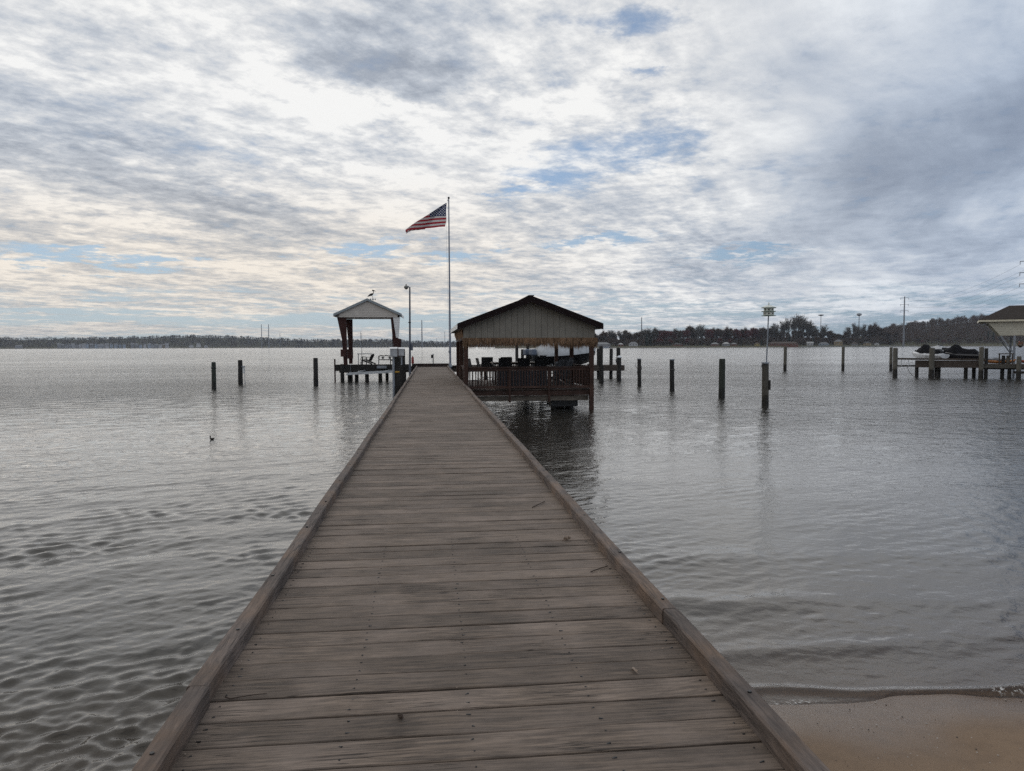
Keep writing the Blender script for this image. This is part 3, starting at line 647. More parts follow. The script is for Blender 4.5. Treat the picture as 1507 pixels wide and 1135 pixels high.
def flag():
    NU, NV = 96, 48
    U, V = np.meshgrid(np.linspace(0, 1, NU+1), np.linspace(0, 1, NV+1), indexing='ij')
    zb = 11.82-.16*U-.24*U**2.2+.03*np.sin(U*7+1); Hh = np.clip(1.86-1.72*U**.95, .10, 2)      # the upper edge is folded over behind
    q = V*1.80; ph = (q/Hh) % 2.0; Z = zb+Hh*np.where(ph < 1, ph, 2-ph)
    X = 1.36-3.13*U-.12*(1-V)*(1-U)+.05*np.sin(V*math.pi)*(1-U)+.03*np.sin(q*4+U*3)
    Yv = 58.0+.16*(q/Hh)*U+.10*np.sin(U*7.0+q*2.2)*(.3+U)-.3*U
    Z += .020*np.sin(U*16+q*5)*U
    V3 = np.stack([X, Yv, Z], -1).reshape(-1, 3)
    i, j = np.meshgrid(np.arange(NU), np.arange(NV), indexing='ij'); n = NV+1
    Q = np.stack([i*n+j, (i+1)*n+j, (i+1)*n+j+1, i*n+j+1], -1).reshape(-1, 4)
    m, g, b, o = new_mat('flag_cloth'); u = attr(g, 'u'); v = attr(g, 'v')
    stripe = g.m('LESS_THAN', g.m('MODULO', g.m('MULTIPLY', v, 13.0), 2.0), 1.0)
    col = g.mix(stripe, (.55, .53, .52), (.33, .022, .035))
    cant = g.m('MULTIPLY', g.m('LESS_THAN', u, .40), g.m('GREATER_THAN', v, 6/13))
    cu = g.m('DIVIDE', u, .40); cv = g.m('DIVIDE', g.m('SUBTRACT', v, 6/13), 7/13)
    def stars(nu, nv, ou, ov):
        a = g.m('SUBTRACT', g.m('MULTIPLY', cu, 6.0*1.0), ou); bb = g.m('SUBTRACT', g.m('MULTIPLY', cv, 5.0), ov)
        fa = g.m('SUBTRACT', g.m('FRACT', a), .5); fb = g.m('SUBTRACT', g.m('FRACT', bb), .5)
        x_ = g.m('MULTIPLY', fa, 1.22/6*1.0*6); y_ = g.m('MULTIPLY', fb, 1.0)
        r = g.m('SQRT', g.m('ADD', g.m('MULTIPLY', x_, x_), g.m('MULTIPLY', y_, y_)))
        an = g.m('ARCTAN2', x_, y_); tri = g.m('PINGPONG', g.m('ADD', an, 6.28318), math.pi/5)
        rad = g.mr(tri, 0, math.pi/5, .33, .13, False)
        ok = g.m('MULTIPLY', g.m('MULTIPLY', g.m('GREATER_THAN', a, 0.0), g.m('LESS_THAN', a, float(nu))), g.m('MULTIPLY', g.m('GREATER_THAN', bb, 0.0), g.m('LESS_THAN', bb, float(nv))))
        return g.m('MULTIPLY', g.m('LESS_THAN', r, rad), ok)
    st = g.m('MAXIMUM', stars(6, 5, 0.0, 0.0), stars(5, 4, .5, .5))
    col = g.mix(cant, col, g.mix(st, (.018, .028, .095), (.55, .55, .55)))
    g.put(b, 'Base Color', col); b.inputs['Roughness'].default_value = .8; b.inputs['Specular IOR Level'].default_value = .2
    tl = g.add('ShaderNodeBsdfTranslucent'); g.put(tl, 0, col); ms = g.add('ShaderNodeMixShader'); ms.inputs[0].default_value = .42
    g.l.new(b.outputs[0], ms.inputs[1]); g.l.new(tl.outputs[0], ms.inputs[2]); g.l.new(ms.outputs[0], o.inputs[0])
    ob = np_mesh('flag', V3-np.array([1.36, 58, 12.7]), Q, m, {'u': U, 'v': V}); ob.location = (1.36, 58, 12.7)
    tag(ob, 'striped red and white flag with a blue starred corner blowing left from the pole', 'flag')
flag()
ped = thing('dock_pedestal', 'thin dark post with a small box head standing at the very end of the pier', 'pedestal', (.22, 58.3, DZ))
MB().bar((.24, 58.28, DZ), (.24, 58.28, 1.98), .07, .07, (1, 0, 0)).build('post', M['black'], ped)
MB().box(.07, .24, 58.16, 58.35, 1.70, 1.96, bev=.01).build('box', M['black'], ped)
MB().lathe((.24, 58.28, 1.98), [(.05, 0), (.06, .03), (.02, .07)], 10).build('cap', M['steel'], ped)
# ------------------------------------------------------------------ pavilion
def shingles(name, c0, c1):
    m, g, b, o = new_mat(name); co = g.add('ShaderNodeTexCoord').outputs['Object']
    br = g.add('ShaderNodeTexBrick'); g.put(br, 'Vector', g.mp(co, rot=(0, 0, R(90)))); br.inputs['Scale'].default_value = 3.2; br.inputs['Mortar Size'].default_value = .012
    br.inputs['Color1'].default_value = c0+(1,); br.inputs['Color2'].default_value = c1+(1,); br.inputs['Mortar'].default_value = tuple(c*.4 for c in c0)+(1,)
    n = g.noise(co, 60, 3, .7); g.put(b, 'Base Color', g.mix(g.mr(n, .3, .7, 0, .5), br.outputs[0], tuple(c*.5 for c in c0))); b.inputs['Roughness'].default_value = .95; b.inputs['Specular IOR Level'].default_value = .15
    bump(g, b, n, .004); return m
M['shingle'] = shingles('dark_shingles', (.030, .024, .022), (.045, .034, .030))
M['shingle_brown'] = shingles('brown_shingles', (.042, .035, .031), (.058, .047, .041))
M['siding'] = plain('grey_board_siding', (.205, .190, .165), .85, var=.10, scale=1.6, spec=.1)
M['fascia'] = plain('dark_brown_fascia', (.011, .006, .006), .8, spec=.15)
M['thatch'] = wood('palm_thatch', (.33, .225, .145), (.11, .068, .044), 'z', .8, knots=False, rvar=.9, tint2=(.24, .145, .088), spec=.1)
M['sling'] = plain('black_mesh_fabric', (.018, .019, .022), .7)
M['charcoal'] = plain('charcoal_plastic', (.065, .068, .074), .55)
M['table'] = plain('pale_table_top', (.46, .38, .31), .45)
M['beamp'] = wood('pale_beam_timber', (.16, .135, .11), (.06, .05, .04), 'x', 1.0, knots=False)
PVX0, PVX1, PVY0, PVY1, PDZ = 1.43, 6.55, 29.72, 38.2, .85
def pavilion():
    t = thing('pavilion', 'grey-sided open pavilion with a dark gable roof, thatch fringe and brown railing beside the pier', 'pavilion', (4.0, 34, 0))
    # posts
    for x in (PVX0, PVX1):
        for y in (PVY0, 34.0, PVY1):
            z0 = -1.6 if x == PVX1 else .0
            MB().box(x-.085, x+.085, y-.085, y+.085, z0, 2.86, bev=.006).build('post', M['brown'], t)
    # roof
    rx, rz, ex0, ex1, ez, th = 4.02, 4.60, 1.10, 6.92, 3.50, .10
    y0, y1 = 29.30, 38.75
    rf = MB(); rf.slab([(rx, y0, rz), (ex1, y0, ez), (ex1, y0, ez-th), (rx, y0, rz-th)], (0, y1-y0, 0)); rf.slab([(rx, y0, rz), (rx, y0, rz-th), (ex0, y0, ez-th), (ex0, y0, ez)], (0, y1-y0, 0)); rf.build('roof', M['shingle'], t)
    for yy in (y0-.025, y1+.003):
        fa = MB(); fa.slab([(rx, yy, rz+.012), (ex1+.02, yy, ez+.008), (ex1+.02, yy, ez-.24), (rx, yy, rz-.25)], (0, .022, 0)); fa.slab([(rx, yy, rz+.012), (rx, yy, rz-.25), (ex0-.02, yy, ez-.24), (ex0-.02, yy, ez+.008)], (0, .022, 0)); fa.build('rake_board', M['fascia'], t)
    for x, s in ((ex0, -1), (ex1, 1)):
        g_ = MB(); g_.box(min(x, x+s*.03), max(x, x+s*.03), y0+.002, y1-.002, ez-.20, ez-.012); g_.build('fascia', M['white'], t)
    for x0, x1 in ((ex0+.002, PVX0-.11), (PVX1+.11, ex1-.002)): MB().box(x0, x1, y0+.01, y1-.01, ez-.215, ez-.205).build('soffit', M['siding'], t)
    rc = MB(); rc.bar((rx, y0-.02, rz+.015), (rx, y1+.02, rz+.015), .22, .03); rc.build('ridge_cap', M['shingle'], t)
    # gables: boards over a backing coloured dark, as shade in the gaps
    sl = (rz-ez)/(ex1-rx)
    r_s = random.Random(1)
    for yy, d in ((29.70, -1), (38.20, 1)):
        zt = lambda x: rz-th-.004-abs(x-rx)*sl
        s = MB(); a, b_ = 1.33, 6.69
        s.slab([(a, yy, 2.88), (b_, yy, 2.88), (b_, yy, zt(b_)), (rx, yy, zt(rx)), (a, yy, zt(a))], (0, .03, 0))
        s.build('gable_backing', M['fascia'], t)
        s = MB(); x = a; yo = -.022 if d < 0 else .032
        while x < b_-.05:
            x2 = min(b_, x+.234); pts = [(x, yy+yo, 2.885), (x2, yy+yo, 2.885), (x2, yy+yo, zt(x2)-.01)]+([(rx, yy+yo, zt(rx)-.01)] if x < rx < x2 else [])+[(x, yy+yo, zt(x)-.01)]
            s.k = r_s.random(); s.slab(pts, (0, .02, 0)); x += .243
        s.build('gable_siding', M['siding'], t)
    for x in (PVX0, PVX1): MB().box(x-.04, x+.04, PVY0+.1, PVY1-.1, 2.86, 3.12).build('header', M['brownx'], t)
    # thatch fringe on all four sides
    r = random.Random(9)
    def fringe(a, b_, nrm, z0=2.93, hang=.46):
        m = MB(); a = Vector(a); b_ = Vector(b_); d = b_-a; L = d.length; d.normalize(); nv = Vector(nrm)
        k = int(L/.012)
        for layer in range(3):
            for i in range(k):
                u = (i+r.random())/k*L; w = r.uniform(.010, .024); h = hang*(r.uniform(.74, 1.03) if r.random() < .8 else r.uniform(.5, 1.22)); h *= (1-.13*layer)*(1+.09*math.sin(u*2.1)+.06*math.sin(u*7.3)); sx = r.uniform(-.05, .05); out = .01+.015*layer+r.uniform(0, .025)
                p0 = a+d*u+nv*(.004+.012*layer); p1 = p0+d*sx*.5+nv*out*.5-Vector((0, 0, h*.55)); p2 = p0+d*sx+nv*out-Vector((0, 0, h))
                m.k = r.random(); o = nv*.004
                m.poly([p0+Vector((0, 0, r.uniform(-.02, .03))), p0+d*w, p1+d*w*.9, p1, p2+d*w*.35, p0+d*w*.5+o*2, p1+d*w*.5+o*2], [(0, 5, 6, 3), (5, 1, 2, 6), (3, 6, 4), (6, 2, 4)])
        m.build('thatch_fringe', M['thatch'], t)
    Z = 2.93
    fringe((1.30, 29.60, Z), (6.76, 29.60, Z), (0, -1, 0))
    fringe((1.33, 29.7, Z+.52), (1.33, 38.2, Z+.52), (-1, 0, 0), hang=.52)
    fringe((6.72, 29.7, Z), (6.72, 38.2, Z), (1, 0, 0))
    # deck and beams
    dk = MB(); x = 1.50
    while x < 6.62: dk.box(x, x+.138, 29.84, 38.3, PDZ-.036, PDZ, r.random()); x += .145
    dk.build('deck', M['deckp'], t)
    b = MB(); b.box(1.52, 6.46, 29.78, 29.82, .60, .795, .3); b.build('rim_board', M['brownx'], t)
    MB().box(1.45, 6.46, 29.86, 29.94, .38, .585, .7).build('beam', M['beamp'], t)
    for yb in (34.0, 38.1): MB().box(1.50, 6.6, yb, yb+.08, .40, .60, .2).build('beam', M['under'], t)
    j = MB()
    for jx in np.arange(1.7, 6.6, .6): j.box(jx-.02, jx+.02, 29.95, 38.2, .60, PDZ-.038)
    j.build('joists', M['under'], t)
    for x, y in ((1.75, 33.2), (5.15, 30.6), (5.50, 30.9), (5.85, 30.7), (6.3, 34.2), (1.9, 36.9), (4.9, 37.6)):
        MB().lathe((x, y, 0), [(.15, -1.8), (.15, 0), (.13, .58)], 12, .03).build('piling', M['pile_dark'], t, 40)
    fl = MB(); fl.box(5.0, 6.1, 30.3, 31.6, .10, .375); fl.build('dark_block', M['black'], t)  # plain black block filling the dark area under the deck
    # railing
    def rail(p, q, segs, balus=True):
        p = Vector(p); q = Vector(q); d = q-p; L = d.length; d.normalize()
        m = MB(); m.bar(p+Vector((0, 0, .905)), q+Vector((0, 0, .905)), .14, .035, rnd=.3); m.bar(p+Vector((0, 0, .825)), q+Vector((0, 0, .825)), .04, .10, rnd=.6); m.build('top_rail', M['brownx'], t)
        m = MB(); m.bar(p+Vector((0, 0, .10)), q+Vector((0, 0, .10)), .04, .09, rnd=.4); m.build('bottom_rail', M['brownx'], t)
        n = int(L/.115)
        for i in range(n):
            c = p+d*(L*(i+.5)/n); MB().box(c.x-.019, c.x+.019, c.y-.019, c.y+.019, PDZ+.145, PDZ+.775, r.random()).build('baluster', M['brown'], t)
    rail((1.52, 29.72, PDZ), (6.46, 29.72, PDZ), 0)
    for x in (3.18, 4.79): MB().box(x-.045, x+.045, 29.63, 29.70, .34, 1.70, r.random()).build('rail_post', M['brown'], t)
    rail((1.43, 29.85, PDZ), (1.43, 33.0, PDZ), 0); rail((6.6, 29.85, PDZ), (6.6, 38.1, PDZ), 0)
    for y in (33.05, 35.3): MB().box(1.36, 1.49, y-.06, y+.06, .3, 1.66, r.random(), bev=.006).build('rail_post', M['brown'], t)
M['deckp'] = wood('pavilion_deck_timber', (.135, .105, .088), (.06, .045, .038), 'y', 1.0, knots=False)
pavilion()
# furniture of the pavilion
def bar_chair(loc, rot, label, group='high dining chairs round the bar table'):
    t = thing('bar_chair', label, 'chair', (0, 0, 0), group)
    MB().box(-.24, .24, -.22, .22, .66, .70, bev=.01).build('seat', M['sling'], t)
    MB().slab([(-.25, -.22, .72), (.25, -.22, .72), (.26, -.32, 1.20), (-.26, -.32, 1.20)], (0, .02, 0)).build('backrest', M['sling'], t)
    f = MB()
    for s in (-1, 1): f.tube((s*.26, -.21, .68), (s*.27, -.33, 1.21), .016, n=6); f.bar((s*.27, -.26, .92), (s*.27, .22, .92), .04, .025); f.tube((s*.27, .22, .68), (s*.27, .22, .92), .015, n=6)
    f.tube((-.27, -.33, 1.21), (.27, -.33, 1.21), .018, n=6); f.build('frame', M['black'], t)
    for s in (-1, 1):
        for k in (-1, 1): MB().tube((s*.22, k*.20, .67), (s*.25, k*.23, 0), .015, n=6).build('leg', M['black'], t)
    MB().path([(-.24, .22, .25), (.24, .22, .25), (.24, -.22, .25), (-.24, -.22, .25), (-.24, .22, .25)], .012).build('footrest', M['black'], t)
    return put(t, loc, rot)
G1 = [((3.33, 33.35), 0.0, 'black high chair facing away, leftmost of three on the near side of the bar table'),
      ((4.17, 33.35), .05, 'black high chair facing away, middle of three on the near side of the bar table'),
      ((4.98, 33.40), -.04, 'black high chair facing away, rightmost of three on the near side of the bar table'),
      ((1.95, 32.6), -1.25, 'black high chair turned sideways next to the front left post of the pavilion'),
      ((2.45, 33.9), -1.45, 'black high chair at the left end of the bar table'),
      ((2.75, 35.9), 3.05, 'black high chair facing the viewer on the far side of the bar table, left one'),
      ((3.75, 35.95), 3.2, 'black high chair facing the viewer on the far side of the bar table, right one'),
      ((6.08, 33.3), .55, 'dark high chair standing alone by the front right post of the pavilion')]
c0 = bar_chair((G1[0][0][0], G1[0][0][1], PDZ), G1[0][1], G1[0][2])
for (p, rz, lb) in G1[1:]: dup(c0, (p[0], p[1], PDZ), rz, lb)
def bar_table():
    t = thing('bar_table', 'long pale-topped bar table in the middle of the pavilion', 'table', (4.0, 34.6, PDZ))
    MB().box(2.85, 5.35, 34.05, 35.25, PDZ+.97, PDZ+1.01, bev=.008).build('tabletop', M['table'], t)
    MB().box(2.90, 5.30, 34.10, 35.20, PDZ+.90, PDZ+.968).build('apron', M['black'], t)
    for x in (2.98, 5.22):
        for y in (34.15, 35.15): MB().box(x-.03, x+.03, y-.03, y+.03, PDZ, PDZ+.90).build('leg', M['black'], t)
bar_table()
def slat_counter():
    t = thing('bar_counter', 'dark blue-grey slatted counter standing close behind the front railing', 'counter', (3.75, 30.3, PDZ))
    m = plain('blue_black_slats', (.030, .031, .040), .6)
    b = MB(); x = 2.74
    while x < 4.70: b.box(x, x+.085, 30.12, 30.14, PDZ+.08, PDZ+.74, random.random()); x += .098
    b.build('slat_front', m, t)
    MB().box(2.74, 4.72, 30.143, 30.60, PDZ+.04, PDZ+.735).build('body', M['black'], t)
slat_counter()
def adirondack(loc, rot, label, mat, group, tall=1.0):
    t = thing('adirondack_chair', label, 'chair', (0, 0, 0), group)
    b = MB()
    for i in range(5): x = -.21+i*.105; h = tall*(1.0-.05*abs(i-2)); b.slab([(x-.042, -.10, .30), (x+.042, -.10, .30), (x+.050, -.10-.36*h, 1.08*h), (x-.050, -.10-.36*h, 1.08*h)], (0, .02, .006))
    b.build('backrest', mat, t)
    s = MB()
    for i in range(5): s.box(-.26, .26, -.10+i*.10, -.02+i*.10, .30+.022*i, .32+.022*i)
    s.build('seat', mat, t)
    for k in (-1, 1):
        MB().box(min(k*.30, k*.40), max(k*.30, k*.40), -.22, .42, .56, .58).build('arm', mat, t)
        MB().box(k*.30-.015, k*.30+.015, .36, .42, 0, .56).build('leg', mat, t)
        MB().bar((k*.28, .38, .36), (k*.28, -.42, .05), .03, .10).build('leg', mat, t)
    return put(t, loc, rot)
AC = adirondack((5.35, 32.0, PDZ), .75, 'charcoal slat-backed lounge chair, left of the two leaning ones behind the railing', M['charcoal'], 'slat-backed lounge chairs in the pavilion', 1.14)
dup(AC, (5.78, 32.3, PDZ), .80, 'charcoal slat-backed lounge chair, right of the two leaning ones behind the railing')
def round_table(loc, label, h, r, mat):
    t = thing('side_table', label, 'table', (0, 0, 0))
    MB().lathe((0, 0, 0), [(r, h-.04), (r+.01, h-.02), (r, h)], 20).build('tabletop', mat, t, 40)
    MB().lathe((0, 0, 0), [(.22, 0), (.20, .03), (.035, .08), (.035, h-.04)], 12).build('pedestal', M['black'], t, 40)
    return put(t, loc)
round_table((6.9-1.0, 35.2, PDZ), 'small dark round table at the right end of the pavilion, cups on top', .80, .42, M['charcoal'])
def cup(loc, label, r, h, mat):
    b = MB(); b.lathe(loc, [(r*.8, 0), (r, h), (r*.88, h), (r*.7, .01)], 12); solo('cup', b, mat, label, 'cup', loc, 'cups on the round table', 40)
cup((5.80, 35.1, PDZ+.80), 'white cup on the round table, left one', .05, .11, M['white']); cup((6.02, 35.2, PDZ+.80), 'grey pitcher on the round table, right of the white cup', .07, .20, M['boxgrey'])
# ------------------------------------------------------------------ covered boat behind the pavilion
def boat():
    t = thing('motor_boat', 'black-hulled motor boat under a pale grey cover, lifted behind the pavilion', 'boat', (0, 0, 0))
    L = 5.6
    def ring(x, w, keel, ch, sh):
        return [(x, 0, keel), (x, w*.62, ch), (x, w, sh), (x, w*.96, sh+.03), (x, -w*.96, sh+.03), (x, -w, sh), (x, -w*.62, ch)]
    secs = [ring(-L/2, 1.0, .15, .35, .92), ring(-L/4, 1.08, .12, .33, .95), ring(0, 1.10, .12, .36, 1.02), ring(L/4, .98, .2, .5, 1.14), ring(L*.40, .62, .42, .75, 1.28), ring(L*.5, .06, .95, 1.1, 1.42)]
    m = MB(); loft(m, secs); m.build('hull', plain('black_hull', (.010, .010, .012), .25), t, 40)
    cv = []
    for x, w, sh, top in ((-L/2-.05, .6, .95, .35), (-L/2+.3, 1.02, .93, .62), (-L/4, 1.12, .96, 1.05), (0, 1.14, 1.03, 1.25), (L/4, 1.02, 1.15, .78), (L*.40, .66, 1.30, .34), (L*.5, .10, 1.44, .05)):
        cv.append([(x, w, sh-.06), (x, w*.98, sh+.08), (x, w*.55, sh+top*.72), (x, 0, sh+top), (x, -w*.55, sh+top*.72), (x, -w*.98, sh+.08), (x, -w, sh-.06)])
    m = MB(); loft(m, cv); m.build('cover', plain('boat_cover_canvas', (.36, .37, .38), .8, scale=2.5), t, 60)
    for k in (-.35, .35):
        m = MB(); m.box(-L/2-.62, -L/2-.18, k-.16, k+.16, .95, 1.38, bev=.06); o = m.build('outboard_motor', plain('motor_cowl', (.10, .12, .16), .3), t)
        m = MB(); m.box(-L/2-.46, -L/2-.26, k-.05, k+.05, .05, .949); m.bar((-L/2-.2, k, .85), (-L/2+.02, k, .85), .16, .3); m.build('motor_leg', M['black'], o)
    put(t, (9.7, 52.6, 1.02), .50)
    l = thing('boat_lift', 'dark boat lift frame under the covered boat behind the pavilion', 'boat lift', (9.7, 52.6, 0))
    for x, y in ((7.6, 50.6), (11.9, 50.6), (7.6, 54.9), (11.9, 54.9)): MB().lathe((x, y, 0), [(.13, -1.8), (.13, 0), (.12, 1.25)], 12, .03).build('piling', M['pile_dark'], l, 40)
    for y in (50.8, 54.7): MB().box(7.5, 12.0, y-.08, y+.08, .95, 1.10).build('cross_beam', M['under'], l)
    for x in (8.6, 10.9): MB().box(x-.09, x+.09, 50.6, 54.9, 1.105, 1.22).build('bunk', M['under'], l)
boat()
# ------------------------------------------------------------------ left boat house
def siding_mat(name, c, pitch=.115):
    m, g, b, o = new_mat(name); P = g.add('ShaderNodeTexCoord').outputs['Object']; z = g.sep(P)[2]
    f = g.m('FRACT', g.m('DIVIDE', z, pitch)); n = g.noise(P, 2.0, 4)
    g.put(b, 'Base Color', g.mix(g.mr(n, .3, .7), tuple(q*.86 for q in c), c)); b.inputs['Roughness'].default_value = .6; b.inputs['Specular IOR Level'].default_value = .3
    h = g.m('SUBTRACT', 1.0, f); bump(g, b, g.m('MULTIPLY', h, g.mr(f, 0.0, .08, .0, 1.0)), .012); return m
M['lap'] = siding_mat('beige_lap_siding', (.50, .46, .42)); M['lap_white'] = siding_mat('white_lap_siding', (.66, .66, .66), .16); M['lap_cream'] = siding_mat('cream_lap_siding', (.44, .42, .35), .13)
def boathouse_left():
    t = thing('boat_house', 'open boat house with beige gable and flared dark red legs left of the pier', 'boat house', (-4.4, 56, 0))
    x0, x1, rx, ez, rz, y0, y1 = -6.78, -2.02, -4.42, 4.94, 6.04, 53.9, 58.1
    r = MB(); r.slab([(rx, y0, rz), (x1, y0, ez), (x1, y0, ez-.07), (rx, y0, rz-.07)], (0, y1-y0, 0)); r.slab([(rx, y0, rz), (rx, y0, rz-.07), (x0, y0, ez-.07), (x0, y0, ez)], (0, y1-y0, 0)); r.build('roof', plain('grey_roof_metal', (.13, .15, .16), .6), t)
    for yy in (y0-.03, y1+.004):
        f = MB(); f.slab([(rx, yy, rz+.02), (x1+.03, yy, ez+.02), (x1+.03, yy, ez-.15), (rx, yy, rz-.16)], (0, .026, 0)); f.slab([(rx, yy, rz+.02), (rx, yy, rz-.16), (x0-.03, yy, ez-.15), (x0-.03, yy, ez+.02)], (0, .026, 0)); f.build('rake_board', plain('rake_grey', (.22, .25, .27), .6), t)
    for x in (x0-.0, x1): MB().box(x-.03 if x < -5 else x, x if x < -5 else x+.03, y0, y1, ez-.18, ez-.01).build('fascia', M['white'], t)
    sl = (rz-ez)/(x1-rx)
    for yy in (y0+.12, y1-.15):
        zt = lambda x: rz-.075-abs(x-rx)*sl
        s = MB(); a, b = -6.42, -2.30; s.slab([(a, yy, 4.72), (b, yy, 4.72), (b, yy, zt(b)), (rx, yy, zt(rx)), (a, yy, zt(a))], (0, .04, 0)); s.build('gable_siding', M['lap'], t)
    c = MB(); c.box(-6.40, -2.32, y0+.17, y1-.16, 4.745, 4.765); c.build('ceiling', M['lap'], t)
    # side skirts on the right: siding that narrows downward
    s = MB(); s.slab([(-2.62, y0+.10, 4.70), (-2.12, y0+.10, 4.70), (-2.22, y0+.10, 3.25), (-2.42, y0+.10, 3.25)], (0, .03, 0)); s.build('side_skirt', M['lap_white'], t)
    for yy in (54.15, 57.65):
        g_ = MB(); g_.slab([(-6.58 if yy < 55 else -6.35, yy, 4.70), (-5.93 if yy < 55 else -5.86, yy, 4.70), (-5.93 if yy < 55 else -5.86, yy, 3.1), (-5.90, yy, 1.3), (-6.16, yy, 1.3), (-6.26 if yy < 55 else -6.20, yy, 3.1)], (0, .14, 0)); g_.build('flared_leg', M['redwood'], t)
        g_ = MB(); g_.slab([(-2.80, yy, 4.70), (-2.55, yy, 4.70), (-2.42, yy, 3.2), (-2.20, yy, 3.2), (-2.22, yy, 1.9), (-2.30, yy, 1.3), (-2.52, yy, 1.3), (-2.64, yy, 2.8)], (0, .14, 0)); g_.build('flared_leg', M['redwood'], t)
    # boarded rail at the foot of the left legs
    MB().box(-6.36, -5.98, 54.02, 54.10, 1.9, 2.42, .4).build('foot_panel', M['redwood'], t); MB().box(-6.30, -5.84, 57.52, 57.60, 1.7, 2.42, .8).build('foot_panel', M['redwood'], t)
    # platform
    d = MB(); x = -7.05
    while x < -1.6: d.box(x, x+.138, 56.55, 58.40, 1.20, 1.24, random.random()); x += .146
    d.build('platform', M['under'], t)
    d = MB(); d.box(-7.05, -1.65, 56.45, 56.54, .80, 1.28); d.build('platform_beam', M['pile_dark'], t)
    d = MB(); d.box(-7.05, -1.65, 58.3, 58.38, .86, 1.19); d.build('platform_beam', M['pile_dark'], t)
    MB().box(-6.7, -5.2, 56.2, 56.40, .72, .98).build('cross_beam', M['pile_dark'], t)
    for x, y, z in ((-6.52, 56.3, 1.32), (-6.10, 57.3, 1.19), (-4.75, 56.7, .85), (-3.75, 56.7, .85), (-5.6, 57.6, 1.1), (-2.0, 57.9, 1.19)):
        MB().lathe((x, y, 0), [(.15, -1.8), (.15, 0), (.14, z)], 12, .03).build('piling', M['pile_dark'], t, 40)
    MB().bar((-7.08, 56.5, -.6), (-7.08, 56.5, 1.70), .10, .10, (1, 0, 0)).build('corner_post', M['redwood'], t)
boathouse_left()
def lift_left():
    t = thing('boat_lift', 'empty aluminium boat lift cradle hanging low under the small boat house', 'boat lift', (-4.3, 55, 0))
    for y in (54.3, 56.1): MB().bar((-6.0, y, .64), (-2.2, y, .80), .10, .14).build('cradle_beam', M['alu'], t)
    for x in (-5.1, -3.2): MB().bar((x, 53.9, .82), (x+.25, 56.4, .84), .10, .08).build('bunk', M['alu'], t)
    MB().box(-3.95, -3.25, 55.9, 56.35, .98, 1.18, bev=.02).build('lift_motor', M['steel'], t)
    for x in (-5.9, -2.3): MB().tube((x, 56.1, .7), (x, 56.1, 1.3), .012, n=6).build('cable', M['steel'], t)
lift_left()
def bench():
    t = thing('garden_bench', 'black metal bench with a star-cut back on the boat house platform', 'bench', (-3.3, 57.3, 1.24))
    m = M['black']; x0, x1, y = -3.90, -2.78, 57.55
    f = MB(); f.path([(x0, y, 1.60), (x0, y, 1.88), (x0+.18, y, 1.92), (x0+.42, y, 1.89), (x0+.56, y, 1.94), (x0+.70, y, 1.89), (x1-.18, y, 1.92), (x1, y, 1.88), (x1, y, 1.60)], .042); f.tube((x0, y, 1.62), (x1, y, 1.62), .018, n=6)
    f.build('backrest_frame', m, t)
    for cx in (x0+.30, x1-.30):
        pts = []
        for i in range(10): a = math.pi/2+i*math.pi/5; q = .15 if i % 2 == 0 else .065; pts.append((cx+q*math.cos(a), y-.01, 1.755+q*math.sin(a)))
        MB().slab(pts, (0, .02, 0)).build('star', m, t)
        MB().tube((cx, y, 1.84), (cx, y, 1.90), .008, n=6).build('rod', m, t)
    MB().box(x0, x1, y-.45, y-.02, 1.60-.02, 1.605).build('seat', m, t)
    for x in (x0, x1):
        for yy in (y-.42, y): MB().tube((x, yy, 1.24), (x, yy, 1.59), .018, n=6).build('leg', m, t)
        MB().tube((x, y-.42, 1.80), (x, y, 1.80), .018, n=6).build('armrest', m, t)
bench()
AB = adirondack((-4.62, 57.2, 1.24), 1.15, 'black slatted lounge chair between the white table and the star bench', M['black'], 'black slatted chairs on the boat house platform', .78)
dup(AB, (-2.52, 57.2, 1.24), 1.15, 'black slatted lounge chair right of the star bench')
def white_table():
    t = thing('folding_table', 'long narrow white-topped table left of the star bench', 'table', (-4.9, 57.9, 1.24))
    MB().box(-5.55, -4.45, 57.7, 58.15, 2.03, 2.10, bev=.01).build('tabletop', M['white'], t)
    for x in (-5.48, -4.52):
        for y in (57.76, 58.09): MB().tube((x, y, 1.24), (x, y, 2.03), .015, n=6).build('leg', M['steel'], t)
white_table()
def scroll_chair():
    t = thing('garden_chair', 'black iron chair with a scrolled round back under the white table', 'chair', (-5.0, 57.2, 1.24))
    m = M['black']; c = Vector((-5.02, 57.35, 1.66))
    MB().path([(c.x+.24*math.cos(a), c.y, c.z+.21*math.sin(a)) for a in np.linspace(0, 2*math.pi, 17)], .018).build('back_ring', m, t)
    MB().path([(c.x+.10*math.cos(a), c.y, c.z+.09*math.sin(a)) for a in np.linspace(0, 2*math.pi, 11)], .016).build('scroll', m, t)
    b = MB()
    for a in (.5, 2.0, 3.6, 5.2): b.tube((c.x+.10*math.cos(a), c.y, c.z+.09*math.sin(a)), (c.x+.23*math.cos(a), c.y, c.z+.2*math.sin(a)), .012, n=5)
    b.build('spoke', m, t)
    MB().box(c.x-.22, c.x+.22, c.y-.42, c.y-.02, 1.44, 1.47).build('seat', m, t)
    for sx in (-.2, .2):
        for sy in (-.40, -.03): MB().tube((c.x+sx, c.y+sy, 1.24), (c.x+sx, c.y+sy, 1.44), .015, n=5).build('leg', m, t)
scroll_chair()
b_ = MB(); b_.tube((-5.14, 57.0, 1.24), (-5.12, 57.0, 3.62), .022, .012, 6)
solo('fishing_pole', b_, M['black'], 'thin upright black pole standing behind the scrolled chair in the boat house', 'pole', (-5.14, 57.0, 1.24))
